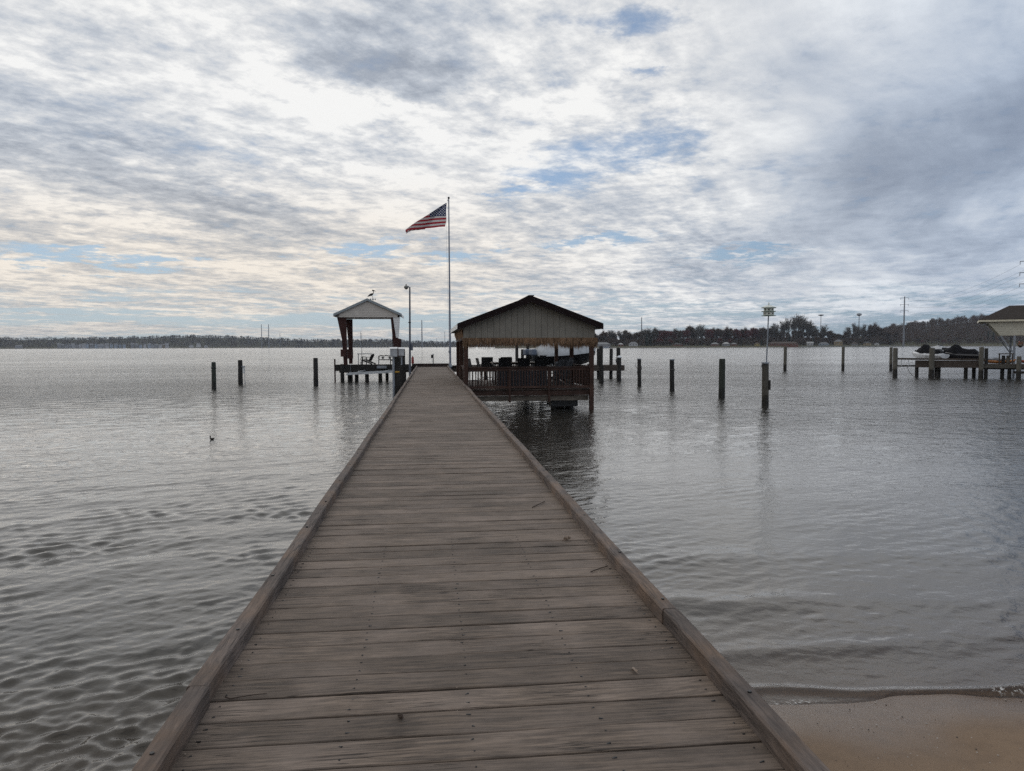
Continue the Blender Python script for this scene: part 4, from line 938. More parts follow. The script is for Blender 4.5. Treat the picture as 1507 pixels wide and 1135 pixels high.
b_ = MB(); b_.tube((-2.86, 57.95, 1.24), (-2.86, 57.95, 3.9), .03, .03, 6); b_.box(-2.9, -2.8, 57.9, 58.0, 3.9, 4.05)
solo('light_pole', b_, M['black'], 'thin black upright rod by the right legs of the boat house', 'pole', (-2.86, 57.95, 1.24))
def vane():
    x, y, z = -4.13, 55.4, 5.86
    t = thing('weather_vane', 'black pelican weather vane on top of the small boat house roof', 'weather vane', (x, y, z))
    m = M['black']
    MB().tube((x, y, z-.1), (x, y, z+.36), .016, .012, 6).build('rod', M['steel'], t)
    a = MB(); a.tube((x-.17, y, z+.22), (x+.17, y, z+.22), .010, n=5); a.tube((x, y-.17, z+.22), (x, y+.17, z+.22), .010, n=5); a.build('direction_arms', M['steel'], t)
    for dx, dy in ((-.17, 0), (.17, 0), (0, -.17), (0, .17)): MB().box(x+dx-.03, x+dx+.03, y+dy-.01, y+dy+.01, z+.17, z+.27).build('direction_letter', m, t)
    b = MB(); secs = []
    for u, w, zz in ((-.33, .015, .40), (-.26, .05, .47), (-.15, .085, .535), (-.03, .095, .57), (.06, .07, .60), (.10, .035, .66)):
        secs.append([(x-.06+u, y+w*.6*math.cos(q), z+zz+w*math.sin(q)) for q in np.linspace(0, 2*math.pi, 9)[:-1]])
    loft(b, secs)
    b.path([(x+.01, y, z+.60), (x+.05, y, z+.72), (x+.035, y, z+.82), (x-.01, y, z+.88)], .024, 8)
    b.lathe((x-.005, y, z+.86), [(.01, -.05), (.055, 0), (.05, .045), (.01, .07)], 8)
    b.tube((x+.03, y, z+.88), (x+.25, y, z+.80), .030, .004, 6); b.tube((x+.03, y, z+.85), (x+.20, y, z+.79), .028, .004, 6)
    b.tube((x-.05, y, z+.50), (x-.01, y, z+.34), .012, n=5)
    b.build('pelican', m, t, 60)
vane()
# ------------------------------------------------------------------ duck on the water
def duck():
    t = thing('duck', 'small dark duck floating alone on the water left of the pier', 'duck', (0, 0, 0))
    b = MB(); secs = []
    for u, w, zz in ((-.13, .012, .075), (-.10, .035, .05), (-.04, .055, .03), (.03, .058, .028), (.08, .04, .035), (.11, .015, .045)):
        secs.append([(u, w*math.cos(q), zz+w*.75*math.sin(q)) for q in np.linspace(0, 2*math.pi, 11)[:-1]])
    loft(b, secs); b.path([(.07, 0, .04), (.085, 0, .09), (.082, 0, .12)], .02, 8)
    b.lathe((.088, 0, .125), [(.008, -.03), (.028, -.01), (.028, .015), (.008, .03)], 10); b.build('body', plain('dark_plumage', (.022, .018, .016), .7), t, 60)
    MB().tube((.108, 0, .122), (.145, 0, .114), .012, .006, 6).build('bill', M['steel'], t)
    put(t, (-6.14, 21.6, .0), 2.6); t.scale = (.72, .72, .72)
duck()
# ------------------------------------------------------------------ right hand dock with jet skis
DO, DA = Vector((37.5, 56.3, 0)), math.atan2(-.604, .797)
def LP(x, y, z=0.0): return DO + Vector((.797*x+.604*y, -.604*x+.797*y, z))
def lthing(name, label, cat, group=None): return thing(name, label, cat, (0, 0, 0), group)
def lplace(t, x=0, y=0, z=0, rz=0): return put(t, LP(x, y, z), DA+rz)
def right_dock():
    t = lthing('boat_dock', 'low weathered dock with dark beams holding two jet skis at the far right', 'dock')
    b = MB(); b.bar((.15, .2, 1.48), (6.2, .2, 1.44), .10, .14); b.build('rail_beam', M['under'], t)
    b = MB(); b.bar((.15, .3, .90), (1.45, .3, .92), .10, .12); b.build('rail_beam', M['pile_dark'], t)
    for x in (.42, .95): MB().bar((x, .25, .9), (x, .25, 1.46), .05, .05, (1, 0, 0)).build('strut', M['alu'], t)
    b = MB(); b.box(1.40, 5.9, .25, .37, .80, 1.36); b.build('side_beam', M['under'], t)
    b = MB(); b.box(1.40, 5.9, 3.2, 3.32, .80, 1.30); b.build('side_beam', M['under'], t)
    d = MB(); x = 1.4
    while x < 5.9: d.box(x, x+.13, .38, 3.19, 1.27, 1.31, random.random()); x += .16
    d.build('platform', M['under'], t)
    d = MB(); x = 5.92
    while x < 18: d.box(x, x+.138, .3, 2.0, 1.06, 1.10, random.random()); x += .146
    d.build('walkway', M['deckp'], t)
    b = MB(); b.box(5.9, 18, .20, .28, .80, 1.08); b.build('walkway_beam', M['pile'], t)
    b = MB(); b.box(5.9, 18, 1.9, 1.98, .66, 1.04); b.build('walkway_beam', M['under'], t)
    b = MB(); b.box(8.0, 18, .9, 1.0, .38, .56); b.build('cross_beam', M['under'], t)
    for x, y, z in ((1.5, .9, 1.2), (3.05, 1.2, 1.2), (2.85, 2.4, 1.2), (4.9, .9, 1.25), (5.45, 1.6, 1.25), (7.3, 1.0, 1.0), (7.75, .8, 1.0), (10.2, 1, 1.0), (13, 1, 1)):
        MB().lathe((x, y, 0), [(.14, -1.8), (.14, 0), (.13, z)], 12, .03).build('piling', M['pile_dark'], t, 40)
    r = MB(); r.path([(.8, .25, .9), (1.0, .2, .45), (1.25, .1, .12), (1.5, .1, .02)], .02); r.build('rope', M['rope'], t)
    lplace(t)
right_dock()
GD = 'pilings of the jet ski dock'
for (x, y, top, r, mt, lb) in ((0, 0, 2.37, .18, 'pile_pale', 'thick pale piling at the left end of the jet ski dock'),
                               (2.55, 0, 2.37, .20, 'pile_pale', 'thick pale piling in front of the white jet ski'),
                               (5.88, .1, 2.42, .17, 'pile_pale', 'pale piling at the right end of the jet ski platform, before the kayaks'),
                               (6.22, .5, 2.32, .13, 'pile_dark', 'dark short piling touching the pale one at the right end of the jet skis'),
                               (8.28, -.1, 1.72, .16, 'pile_pale', 'short pale piling below the cream boat house at the right edge')):
    p = LP(x, y); piling(p.x, p.y, top, r, M[mt], lb, GD)
for x, lb in ((7.35, 'short dark stub post on the right dock, left of a pale one'), (7.65, 'short pale stub post on the right dock, beside a dark one')):
    b = MB(); b.lathe((0, 0, 0), [(.12, 0), (.12, .62), (.10, .66)], 12, .03)
    o = solo('dock_post', b, M['pile_dark' if x < 7.5 else 'pile_pale'], lb, 'post', (0, 0, 0), GD, 40); lplace(o, x, .9, 1.10)
def jet_ski(label, hullm, x, y, z, rz, cover):
    t = lthing('jet_ski', label, 'jet ski', 'jet skis on the right dock')
    L = 3.1
    def ring(u, w, keel, dk, top): return [(u, 0, keel), (u, w*.75, keel+.12), (u, w, dk-.06), (u, w*.97, dk+.04), (u, w*.42, top-.04), (u, 0, top), (u, -w*.42, top-.04), (u, -w*.97, dk+.04), (u, -w, dk-.06), (u, -w*.75, keel+.12)]
    lo = MB(); loft(lo, [ring(-1.5, .50, .10, .42, .52), ring(-1.1, .58, .02, .44, .60), ring(-.2, .60, 0, .46, .66), ring(.5, .58, .02, .50, .84), ring(1.0, .46, .10, .56, .80), ring(1.4, .24, .30, .60, .70), ring(1.58, .03, .50, .60, .63)]); lo.build('hull', hullm, t, 35)
    st = MB(); loft(st, [[(u, w, b), (u, w*.8, tp), (u, -w*.8, tp), (u, -w, b)] for u, w, b, tp in ((-1.25, .16, .56, .70), (-1.0, .24, .58, .90), (-.5, .22, .60, .86), (-.05, .18, .62, .92), (.25, .12, .66, .90))]); st.build('seat', M['sling'], t, 30)
    cn = MB(); loft(cn, [[(u, w, b), (u, w*.6, tp), (u, -w*.6, tp), (u, -w, b)] for u, w, b, tp in ((.15, .20, .62, .95), (.45, .26, .70, 1.10), (.8, .26, .72, 1.0), (1.15, .14, .68, .78))]); cn.build('console', hullm if not cover else M['sling'], t, 30)
    hb = MB(); hb.tube((.35, -.36, 1.10), (.35, .36, 1.10), .025, n=8); hb.tube((.45, 0, .95), (.35, 0, 1.10), .04, n=8); hb.build('handlebar', M['black'], t)
    if cover:
        c = MB(); loft(c, [[(u, w, b), (u, w*.85, b+.18), (u, w*.3, tp), (u, -w*.3, tp), (u, -w*.85, b+.18), (u, -w, b)] for u, w, b, tp in ((-1.2, .42, .52, .66), (-1.0, .50, .50, .90), (-.5, .46, .52, .88), (-.1, .50, .52, .98), (.15, .58, .54, 1.22), (.38, .56, .56, 1.28), (.8, .40, .60, .98), (1.15, .26, .64, .76))]); c.build('cover', M['skicover'], t, 50)
    else:
        for s in (-1, 1): MB().box(-.6, .5, min(s*.585, s*.605), max(s*.585, s*.605), .30, .38).build('side_stripe', M['sling'], t)
    return lplace(t, x, y, z, rz)
M['skiwhite'] = plain('jet_ski_white', (.55, .56, .58), .2, spec=.6); M['skiblack'] = plain('jet_ski_black', (.02, .02, .024), .2, spec=.6); M['skicover'] = plain('black_canvas', (.009, .009, .011), .9, spec=.1)
jet_ski('white jet ski with black top cover, left one on the right dock', M['skiwhite'], 2.3, 1.9, 1.36, 2.45, True)
jet_ski('black jet ski under a peaked black cover, right one on the right dock', M['skiblack'], 4.5, 1.9, 1.36, 2.85, True)
jet_ski('white and black jet ski partly hidden between the other two on the right dock', M['skiwhite'], 3.4, 2.9, 1.46, 2.7, False)
def kayak(label, mat, x, y, z, rz, L=2.7):
    b = MB(); secs = []
    for u, w, sh, kl in ((-.5, .02, .30, .26), (-.42, .16, .24, .10), (-.25, .30, .19, .02), (0, .35, .17, 0), (.25, .30, .19, .02), (.42, .16, .24, .10), (.5, .02, .30, .26)):
        secs.append([(u*L, 0, kl), (u*L, w*.8, kl+.05), (u*L, w, sh), (u*L, w*.5, sh+.06), (u*L, -w*.5, sh+.06), (u*L, -w, sh), (u*L, -w*.8, kl+.05)])
    t = lthing('kayak', label, 'kayak', 'kayaks on the right dock'); loft(b, secs); b.build('hull', mat, t, 40)
    MB().lathe((0, 0, 0), [(.24, .225), (.27, .245), (.25, .26)], 16).build('cockpit_rim', M['black'], t, 40)
    return lplace(t, x, y, z, rz)
M['orange'] = plain('faded_orange_plastic', (.32, .135, .045), .45); M['kred'] = plain('faded_red_plastic', (.22, .05, .03), .45)
kayak('faded orange kayak lying on the right dock beside the jet skis', M['orange'], 7.1, 1.5, 1.12, .05, 2.2); kayak('faded red kayak at the right edge of the photo', M['kred'], 9.5, 1.5, 1.12, -.05, 2.4)
kayak('grey upturned kayak lying behind the faded orange one', M['boxgrey'], 6.9, 2.6, 1.30, .04, 2.3)
tb = lthing('dock_bench', 'small dark bench standing on the right dock above the kayaks', 'bench')
MB().box(7.0, 8.0, .55, .9, 1.86, 1.93).build('seat', M['under'], tb)
for x in (7.08, 7.92): MB().box(x-.04, x+.04, .6, .85, 1.10, 1.86).build('leg', M['under'], tb)
lplace(tb)
def boathouse_right():
    t = lthing('boat_house', 'cream-sided boat house with a brown hipped roof and grey posts at the right edge', 'boat house')
    x0, x1, y0, y1, ez, rz = 5.75, 17.0, 2.8, 8.2, 4.62, 5.78
    r = MB(); ry = (y0+y1)/2
    r.poly([(x0, y0, ez), (x1, y0, ez), (x1, y1, ez), (x0, y1, ez), (x0+2.1, ry, rz), (x1-2.1, ry, rz), (x0, y0, ez-.05), (x1, y0, ez-.05), (x1, y1, ez-.05), (x0, y1, ez-.05)],
           [(0, 1, 5, 4), (1, 2, 5), (2, 3, 4, 5), (3, 0, 4), (0, 6, 7, 1), (1, 7, 8, 2), (2, 8, 9, 3), (3, 9, 6, 0), (9, 8, 7, 6)]); r.build('roof', M['shingle_brown'], t)
    f = MB(); z0, z1 = ez-.20, ez-.053
    f.box(x0-.02, x1+.02, y0-.03, y0, z0, z1); f.box(x0-.02, x1+.02, y1, y1+.03, z0, z1); f.box(x0-.03, x0, y0+.001, y1-.001, z0, z1); f.box(x1, x1+.03, y0+.001, y1-.001, z0, z1); f.build('fascia', plain('cream_fascia', (.52, .48, .38), .5), t)
    for yy in (3.1, 7.9):
        s = MB(); s.slab([(6.30, yy, 4.40), (16.4, yy, 4.40), (15.4, yy, 3.32), (7.20, yy, 3.32)], (0, .05, 0)); s.build('side_wall', M['lap_cream'], t)
    for yy in (3.12, 7.92):
        for x in (8.15, 14.6):
            MB().box(x-.08, x+.08, yy-.05+.06, yy+.11, -1.0, 3.32).build('post', M['postgrey'], t)
            MB().bar((7.22 if x < 10 else 15.4, yy+.03, 3.30), (x+(-.05 if x < 10 else .05), yy+.03, 1.95), .09, .09).build('brace', M['postgrey'], t)
    c = MB(); c.box(6.4, 16.3, 3.16, 7.89, 4.38, 4.40); c.build('ceiling', M['lap_cream'], t)
    lplace(t)
M['postgrey'] = plain('weathered_grey_post', (.20, .22, .25), .8)
boathouse_right()
hb = lthing('hanging_basket', 'hanging basket of faded pink flowers under the cream boat house', 'flower basket')
rr = random.Random(2); f = MB()
for i in range(160):
    a = rr.uniform(0, 6.28); e = rr.uniform(-.4, 1.2); q = rr.uniform(.10, .24); c = Vector((8.5+q*math.cos(a)*math.cos(e), 2.55+q*math.sin(a)*math.cos(e), 2.62+q*math.sin(e)*1.0)); s = .035
    n = Vector((rr.uniform(-1, 1), rr.uniform(-1, 1), rr.uniform(-1, 1))).normalized(); x = n.orthogonal().normalized()*s; y = n.cross(x); f.k = rr.random(); f.poly([c-x, c-y, c+x, c+y], [(0, 1, 2, 3)])
def two(name, a, b_, rough=.8):
    m, g, b, o = new_mat(name); g.put(b, 'Base Color', g.mix(g.m('GREATER_THAN', attr(g, 'rnd'), .5), a, b_)); b.inputs['Roughness'].default_value = rough; return m
f.build('flowers', two('faded_flowers', (.42, .16, .14), (.05, .08, .03)), hb); MB().lathe((8.5, 2.55, 2.36), [(.06, 0), (.16, .10), (.18, .18)], 12).build('pot', M['shingle_brown'], hb, 40)
MB().tube((8.5, 2.55, 2.7), (8.5, 2.55, 4.39), .006, n=5).build('chain', M['black'], hb); lplace(hb)
# ------------------------------------------------------------------ far shores
def pol(az, r, z=0.0): return Vector((r*math.sin(R(az)), r*math.cos(R(az)), z))
def shoreR(az): return np.interp(az, [6, 12, 20, 26, 31, 36, 42, 60, 85], [1000, 985, 1040, 1120, 1250, 1400, 1450, 1300, 1200])
def hillR(az, d):
    """ground height d metres behind the right hand shoreline"""
    h = np.interp(az, [4, 12, 26, 30.5, 33, 35.5, 38.5, 42, 50, 85], [6, 9, 16, 13, 26, 40, 50, 52, 48, 30])
    return np.clip(.5+1.6*np.clip(d/12, 0, 1)+h*np.clip((d-60)/330, 0, 1)**1.2, .1, None)
def shoreL(az): return np.interp(az, [-85, -31, -10, 0, 8, 14], [2300, 2900, 2850, 2700, 2700, 2600])
def hillL(az, d):
    h = np.interp(az, [-85, -31, -27, -22, -17, -14, -12, -9, -6, -3, -1, 0, 2, 3.5, 6, 14], [33, 34, 29, 32, 41, 37, 31, 23, 22, 23, 15, 14, 11, 6, 7, 10])
    return np.clip(.6+2.2*np.clip(d/20, 0, 1)+h*np.clip((d-40)/300, 0, 1)**.9, .1, None)
def land(name, az0, az1, step, sh, hill, depth, mat, label):
    az = np.arange(az0, az1+step/2, step); ds = np.array([-14, -3, 0, 6, 14, 30, 60, 110, 180, 260, 340, 420, depth])
    A, D = np.meshgrid(az, ds, indexing='ij'); S = sh(A); Rr = S+D
    wob = np.vectorize(lambda a, d: mnoise.noise(Vector((a*1.9, d*.01, 0))))(A, D)
    Z = np.where(D < 0, D*.16, hill(A, D)+wob*np.clip(D/40, 0, 4)); Z[:, 2] = .12; Z[:, 3] = .9
    V = np.stack([Rr*np.sin(np.radians(A)), Rr*np.cos(np.radians(A)), Z], -1).reshape(-1, 3); n = len(ds)
    i, j = np.meshgrid(np.arange(len(az)-1), np.arange(n-1), indexing='ij')
    Q = np.stack([i*n+j, (i+1)*n+j, (i+1)*n+j+1, i*n+j+1], -1).reshape(-1, 4)
    o = np_mesh(name, V, Q, mat); struct(o); return o
def leaf_litter():
    m, g, b, o = new_mat('winter_ground'); P = g.add('ShaderNodeNewGeometry').outputs['Position']; z = g.sep(P)[2]
    n = g.noise(P, .05, 5, .6); n2 = g.noise(P, .6, 4, .6)
    c = g.mix(g.mr(n, .4, .6), (.045, .036, .028), (.060, .062, .034)); c = g.mix(g.mr(n2, .4, .7, 0, .6), c, (.03, .025, .022))
    c = g.mix(g.mr(z, 6.0, 2.6), c, g.mix(g.mr(n2, .4, .6), (.075, .075, .042), (.10, .088, .065))); c = g.mix(g.mr(z, .9, .3), c, (.10, .09, .08))
    g.put(b, 'Base Color', c); b.inputs['Roughness'].default_value = 1.0; b.inputs['Specular IOR Level'].default_value = .05; return m
M['litter'] = leaf_litter()
land('right_shore', 5, 85, .25, shoreR, hillR, 900, M['litter'], ''); land('far_left_shore', -85, 14, .35, shoreL, hillL, 1200, M['litter'], '')
def twig_mat(name, a, b_):
    m, g, b, o = new_mat(name); r = attr(g, 'rnd'); P = g.add('ShaderNodeNewGeometry').outputs['Position']; n = g.noise(P, .02, 3, .6)
    g.put(b, 'Base Color', g.mix(g.m('ADD', g.m('MULTIPLY', r, .55), g.m('MULTIPLY', n, .45)), a, b_)); b.inputs['Roughness'].default_value = 1.0; b.inputs['Specular IOR Level'].default_value = .0; return m
M['bark'] = twig_mat('grey_bark', (.040, .034, .030), (.085, .075, .066))
TW = {'brown': twig_mat('bare_twigs_brown', (.050, .036, .029), (.110, .078, .062)), 'red': twig_mat('budding_maple_twigs', (.075, .026, .026), (.150, .050, .048)),
      'grey': twig_mat('bare_twigs_grey', (.055, .049, .044), (.115, .103, .090)), 'green': twig_mat('dark_evergreen_needles', (.006, .011, .008), (.016, .026, .016)), 'tan': twig_mat('pale_oak_twigs', (.05, .04, .03), (.11, .085, .062))}
def bare_tree(seed, H, spread, mat, dens=1.0, thick=1.0):
    """tapered trunk, limbs and a crown of fine twigs"""
    r = random.Random(seed); tr = MB(); cr = MB(); tips = []
    def grow(p, d, L, rad, lev):
        q = p; dd = d.copy(); k = 3
        for s in range(k):
            dd = (dd+Vector((r.uniform(-.16, .16), r.uniform(-.16, .16), r.uniform(-.02, .12)))).normalized(); e = q+dd*(L/k)
            m = tr if lev < 2 else cr; m.k = r.random(); m.tube(q, e, rad*(1-.22*s/k), rad*(1-.22*(s+1)/k), 5 if lev < 2 else 3, cap=False)
            if lev >= 2: tips.append((e, dd.copy()))
            q = e
        if lev < 4:
            for i in range(r.choice([3, 4]) if lev < 2 else r.choice([2, 3])):
                a = r.uniform(0, 6.28); up = r.uniform(.45, 1.0)*(1.25-spread*.4); o = Vector((math.cos(a), math.sin(a), 0))*spread*r.uniform(.5, 1.0)+Vector((0, 0, up*.7))
                nd = (dd*.80+o*.8).normalized(); grow(q-dd*L*r.uniform(0, .6), nd, L*r.uniform(.55, .78), rad*.56, lev+1)
    trunk = H*.20; tr.tube((0, 0, -1.0), (0, 0, trunk*.3), .42*thick*H/22, .33*thick*H/22, 7); grow(Vector((0, 0, trunk*.3)), Vector((0, 0, 1)), trunk, .32*thick*H/22, 0)
    for p, d in tips:
        for i in range(int(5*dens)+(r.random() < (5*dens) % 1)):
            v = (d*.5+Vector((r.gauss(0, .6), r.gauss(0, .6), r.gauss(.25, .45)))).normalized(); L = r.uniform(.8, 2.2)*H/22; w = r.uniform(.05, .11)*H/22; q = p+Vector((r.gauss(0, .35), r.gauss(0, .35), r.gauss(0, .3)))
            x = v.orthogonal().normalized(); x.rotate(Matrix.Rotation(r.uniform(0, 6.28), 3, v)); e = q+v*L; cr.k = r.random(); y = v.cross(x)*w*.6
            cr.poly([q-x*w, q+x*w, e, q+y], [(0, 1, 2), (1, 3, 2), (3, 0, 2)])
    zs = max(v[2] for v in cr.v); s = H/zs
    for m in (tr, cr): m.v = [(v[0]*s*.92, v[1]*s*.92, v[2]*s) for v in m.v]
    return tr, cr
def cedar(seed, H):
    r = random.Random(seed); tr = MB(); cr = MB(); tr.tube((0, 0, -1), (0, 0, H*.95), .3, .05, 6)
    for i in range(900):
        u = r.random()**.8; z = H*(.06+.94*u); w = H*.20*(1-u)**.75*(.75+.3*math.sin(z*1.7+i % 3))+.2; a = r.uniform(0, 6.28); q = w*r.uniform(.3, 1.0)
        c = Vector((q*math.cos(a), q*math.sin(a), z)); n = Vector((math.cos(a), math.sin(a), r.uniform(-.5, .6))).normalized(); x = n.orthogonal().normalized()*r.uniform(.35, .8); y = n.cross(x)*r.uniform(.5, .9); cr.k = r.random()
        cr.poly([c-x, c-y*.7, c+x, c+y], [(0, 1, 2, 3)])
    return tr, cr
TREE_KINDS = {}; KIND_LABEL = dict(tall1='tall open bare tree', tall2='tall open bare tree with wide limbs', mid1='dense bare brown tree', mid2='broad bare brown tree', mid3='rounded bare brown tree', red1='dark red maple', red2='broad reddish maple', tan1='pale tan bare oak', cedar='dark evergreen')
def tree_kind(key, builder, mat, label):
    t = thing('tree', label, 'tree', (0, 0, 0), 'trees standing along the right hand shore'); tr, cr = builder
    tr.build('trunk', M['bark'], t); cr.build('crown', mat, t); TREE_KINDS[key] = [t, False]
L1 = 'tall bare grey-brown tree with an open spreading crown on the right hand shore'; L2 = 'bare brownish tree with a dense twiggy crown on the right hand shore'
L3 = 'dark reddish budding maple on the right hand shore'; L4 = 'pale tan bare oak on the right hand shore'; L5 = 'dark narrow evergreen on the right hand shore'
tree_kind('tall1', bare_tree(1, 24, .9, None, .28), TW['grey'], L1); tree_kind('tall2', bare_tree(2, 24, 1.0, None, .26), TW['grey'], L1)
tree_kind('mid1', bare_tree(3, 20, .85, None, 1.1), TW['brown'], L2); tree_kind('mid2', bare_tree(4, 19, 1.0, None, 1.2), TW['brown'], L2); tree_kind('mid3', bare_tree(8, 20, .9, None, 1.0), TW['brown'], L2)
tree_kind('red1', bare_tree(5, 17, .9, None, 2.6), TW['red'], L3); tree_kind('red2', bare_tree(6, 16, 1.05, None, 2.6), TW['red'], L3)
tree_kind('tan1', bare_tree(7, 18, 1.0, None, 1.8), TW['tan'], L4); tree_kind('cedar', cedar(1, 17), TW['green'], L5)
def plant(key, az, d, h, rz=None):
    ent = TREE_KINDS[key]; base = {'tall1': 24, 'tall2': 24, 'mid1': 20, 'mid2': 19, 'mid3': 20, 'red1': 17, 'red2': 16, 'tan1': 18, 'cedar': 17}[key]
    rr_ = float(shoreR(az))+d; p = pol(az, rr_, float(hillR(az, d))-.1); s = h/base
    o = dup(ent[0]) if ent[1] else ent[0]; ent[1] = True
    zone = next(z for lim, z in ((13.2, 'just right of the pavilion'), (15.2, 'above the long low grey house'), (17.4, 'around the dark evergreens and radio mast'), (19.6, 'behind the low dark cottage'), (21.3, 'left of the three pale-roofed cottages'), (23.4, 'behind the three pale-roofed cottages'), (25.2, 'just left of the bird house pole'), (27.6, 'above the very long brown building'), (29.4, 'behind the bungalow and white cottage'), (31.2, 'around the tall tan house'), (33.8, 'at the left foot of the hill'), (99, 'below the wooded hill')) if az < lim)
    o['label'] = KIND_LABEL[key]+(' in the back row ' if d >= 92 else ' ')+zone
    o.location = p; o.rotation_euler = (0, 0, rz if rz is not None else random.uniform(0, 6.28)); o.scale = (s*1.08, s*1.08, s)
rt = random.Random(12)
top = lambda az: float(np.interp(az, [11, 12.2, 13.2, 14.1, 14.9, 15.4, 16.5, 17.2, 18, 20, 20.6, 21.2, 23, 25.6, 26.3, 27.0, 28, 29, 29.5, 30.2, 31.0, 31.8, 33], [24, 25, 23, 28, 28, 21, 32, 34, 31, 33, 37, 34, 34, 35, 46, 52, 50, 38, 27, 24, 40, 44, 28]))
az = 11.6
while az < 33.5:                                              # the front row the photograph shows against the sky
    d_ = rt.uniform(50, 90); h = top(az)*rt.uniform(.86, 1.04)-float(hillR(az, d_))+1
    if 25.6 < az < 29.2 or 16.2 < az < 17.4 or 13.7 < az < 14.9 or 20.2 < az < 21 or 30.6 < az < 32: key = rt.choice(['tall1', 'tall2'])
    elif 16.8 < az < 25.5: key = rt.choice(['red1', 'red2', 'mid2', 'red1', 'mid3'])
    else: key = rt.choice(['mid1', 'mid2', 'mid3', 'tan1'])
    if key[:3] == 'red': h *= .88
    plant(key, az, d_, max(8, h)); az += rt.uniform(.26, .42)
az = 11.4
while az < 33.5:
    d_ = rt.uniform(100, 150); h = min(top(az)*.88, 30)*rt.uniform(.84, 1.0)-float(hillR(az, d_))+1; plant(rt.choice(['mid1', 'mid2', 'mid3', 'tan1', 'mid1']), az, d_, max(8, h)); az += rt.uniform(.24, .4)
for az, d, h in ((16.6, 40, 16), (16.9, 50, 14), (28.4, 48, 14), (26.8, 44, 13), (33.3, 60, 12), (24.9, 44, 10), (39.3, 120, 20), (39.7, 130, 18), (39.0, 125, 17)): plant('cedar', az, d, h)
for az, d, h in ((34.5, 30, 13), (35.6, 34, 12), (36.8, 30, 14), (37.9, 36, 13), (35.0, 60, 15), (36.2, 70, 15), (38.6, 50, 15), (37.3, 80, 16), (33.6, 36, 12)): plant(rt.choice(['mid1', 'mid2', 'tan1', 'mid3']), az, d, h)
for az, d, h in ((34.1, 26, 10), (35.2, 26, 9), (36.5, 28, 10), (18.4, 36, 11), (19.6, 36, 12), (21.9, 38, 12), (22.7, 36, 11), (17.6, 36, 12)): plant(rt.choice(['red1', 'tan1', 'red2']), az, d, h)
for k, e in TREE_KINDS.items(): assert e[1], k
def woods(name, label, az0, az1, dmin, dmax, sh, hill, n, h0, h1, mat, seed, ntw=42, w=.5, tilt=1.0):
    """bare woodland that reads as one mass: many tapering stems and twig fans in one mesh"""
    g_ = np.random.default_rng(seed)
    a = g_.uniform(az0, az1, n); d = dmin+(dmax-dmin)*g_.random(n)**.8; Rr = sh(a)+d; z = hill(a, d); H = g_.uniform(h0, h1, n)*(1+.16*np.sin(a*5.1)+.12*np.sin(a*13.7+1)); W = H*g_.uniform(.24, .38, n)
    px_, py_ = Rr*np.sin(np.radians(a)), Rr*np.cos(np.radians(a))
    # twigs: narrow triangles fanned through an egg shaped crown
    th = g_.uniform(0, 6.283, (n, ntw)); u = g_.random((n, ntw)); rad = np.sqrt(g_.random((n, ntw)))*np.sqrt(np.clip(1-((u-.55)/.5)**2, .03, 1))
    bx = px_[:, None]+rad*W[:, None]*np.cos(th)*.75; by = py_[:, None]+rad*W[:, None]*np.sin(th)*.75; bz = z[:, None]+H[:, None]*(.16+.66*u)
    L = H[:, None]*g_.uniform(.10, .24, (n, ntw)); ex = bx+L*.5*np.cos(th)*g_.uniform(.2, 1.2, (n, ntw)); ey = by+L*.5*np.sin(th)*g_.uniform(.2, 1.2, (n, ntw)); ez = bz+L*g_.uniform(.4, 1.1, (n, ntw))*tilt
    q = g_.uniform(0, 3.14, (n, ntw)); ww = w*g_.uniform(.4, 1.2, (n, ntw)); dx, dy = ww*np.cos(q), ww*np.sin(q); dz = ww*g_.uniform(-.5, .5, (n, ntw))
    T = np.stack([np.stack([bx-dx, by-dy, bz-dz], -1), np.stack([bx+dx, by+dy, bz+dz], -1), np.stack([ex, ey, ez], -1)], 2).reshape(-1, 3)
    rn = np.repeat(g_.random(n)[:, None]*.6+g_.random((n, ntw))*.4, 3, axis=1).reshape(-1)
    Q = np.arange(len(T)).reshape(-1, 3)
    # stems
    sw = .22+.008*H; S = []
    for ang in (0, 1.571):
        cx, cy = sw*np.cos(ang), sw*np.sin(ang)
        S.append(np.stack([np.stack([px_-cx, py_-cy, z-1.5], -1), np.stack([px_+cx, py_+cy, z-1.5], -1), np.stack([px_, py_, z+H*.8], -1)], 1).reshape(-1, 3))
    S = np.concatenate(S); QS = np.arange(len(S)).reshape(-1, 3)+len(T)
    o = np_mesh(name, np.concatenate([T, S]), np.concatenate([Q, QS]), mat, {'rnd': np.concatenate([rn, np.full(len(S), .9)])}, smooth=False)
    tag(o, label, 'woodland'); o['kind'] = 'stuff'; assert len(Q); return o
woods('hillside_woods', 'brown bare woods covering the hill at the right', 32.2, 60, 60, 470, shoreR, hillR, 5200, 9, 16, TW['brown'], 5, 60, .45)
woods('shore_thicket', 'dense brown undergrowth and trees behind the right shore houses', 5, 33.5, 42, 260, shoreR, hillR, 1900, 8, 12, TW['brown'], 6, 80, .5)
TW['far'] = twig_mat('far_woods_twigs', (.022, .018, .018), (.052, .042, .040))
woods('far_woods', 'distant dark woods along the whole far left shore', -85, 14, 26, 460, shoreL, hillL, 12000, 6, 13, TW['far'], 8, 22, 1.7, .5)
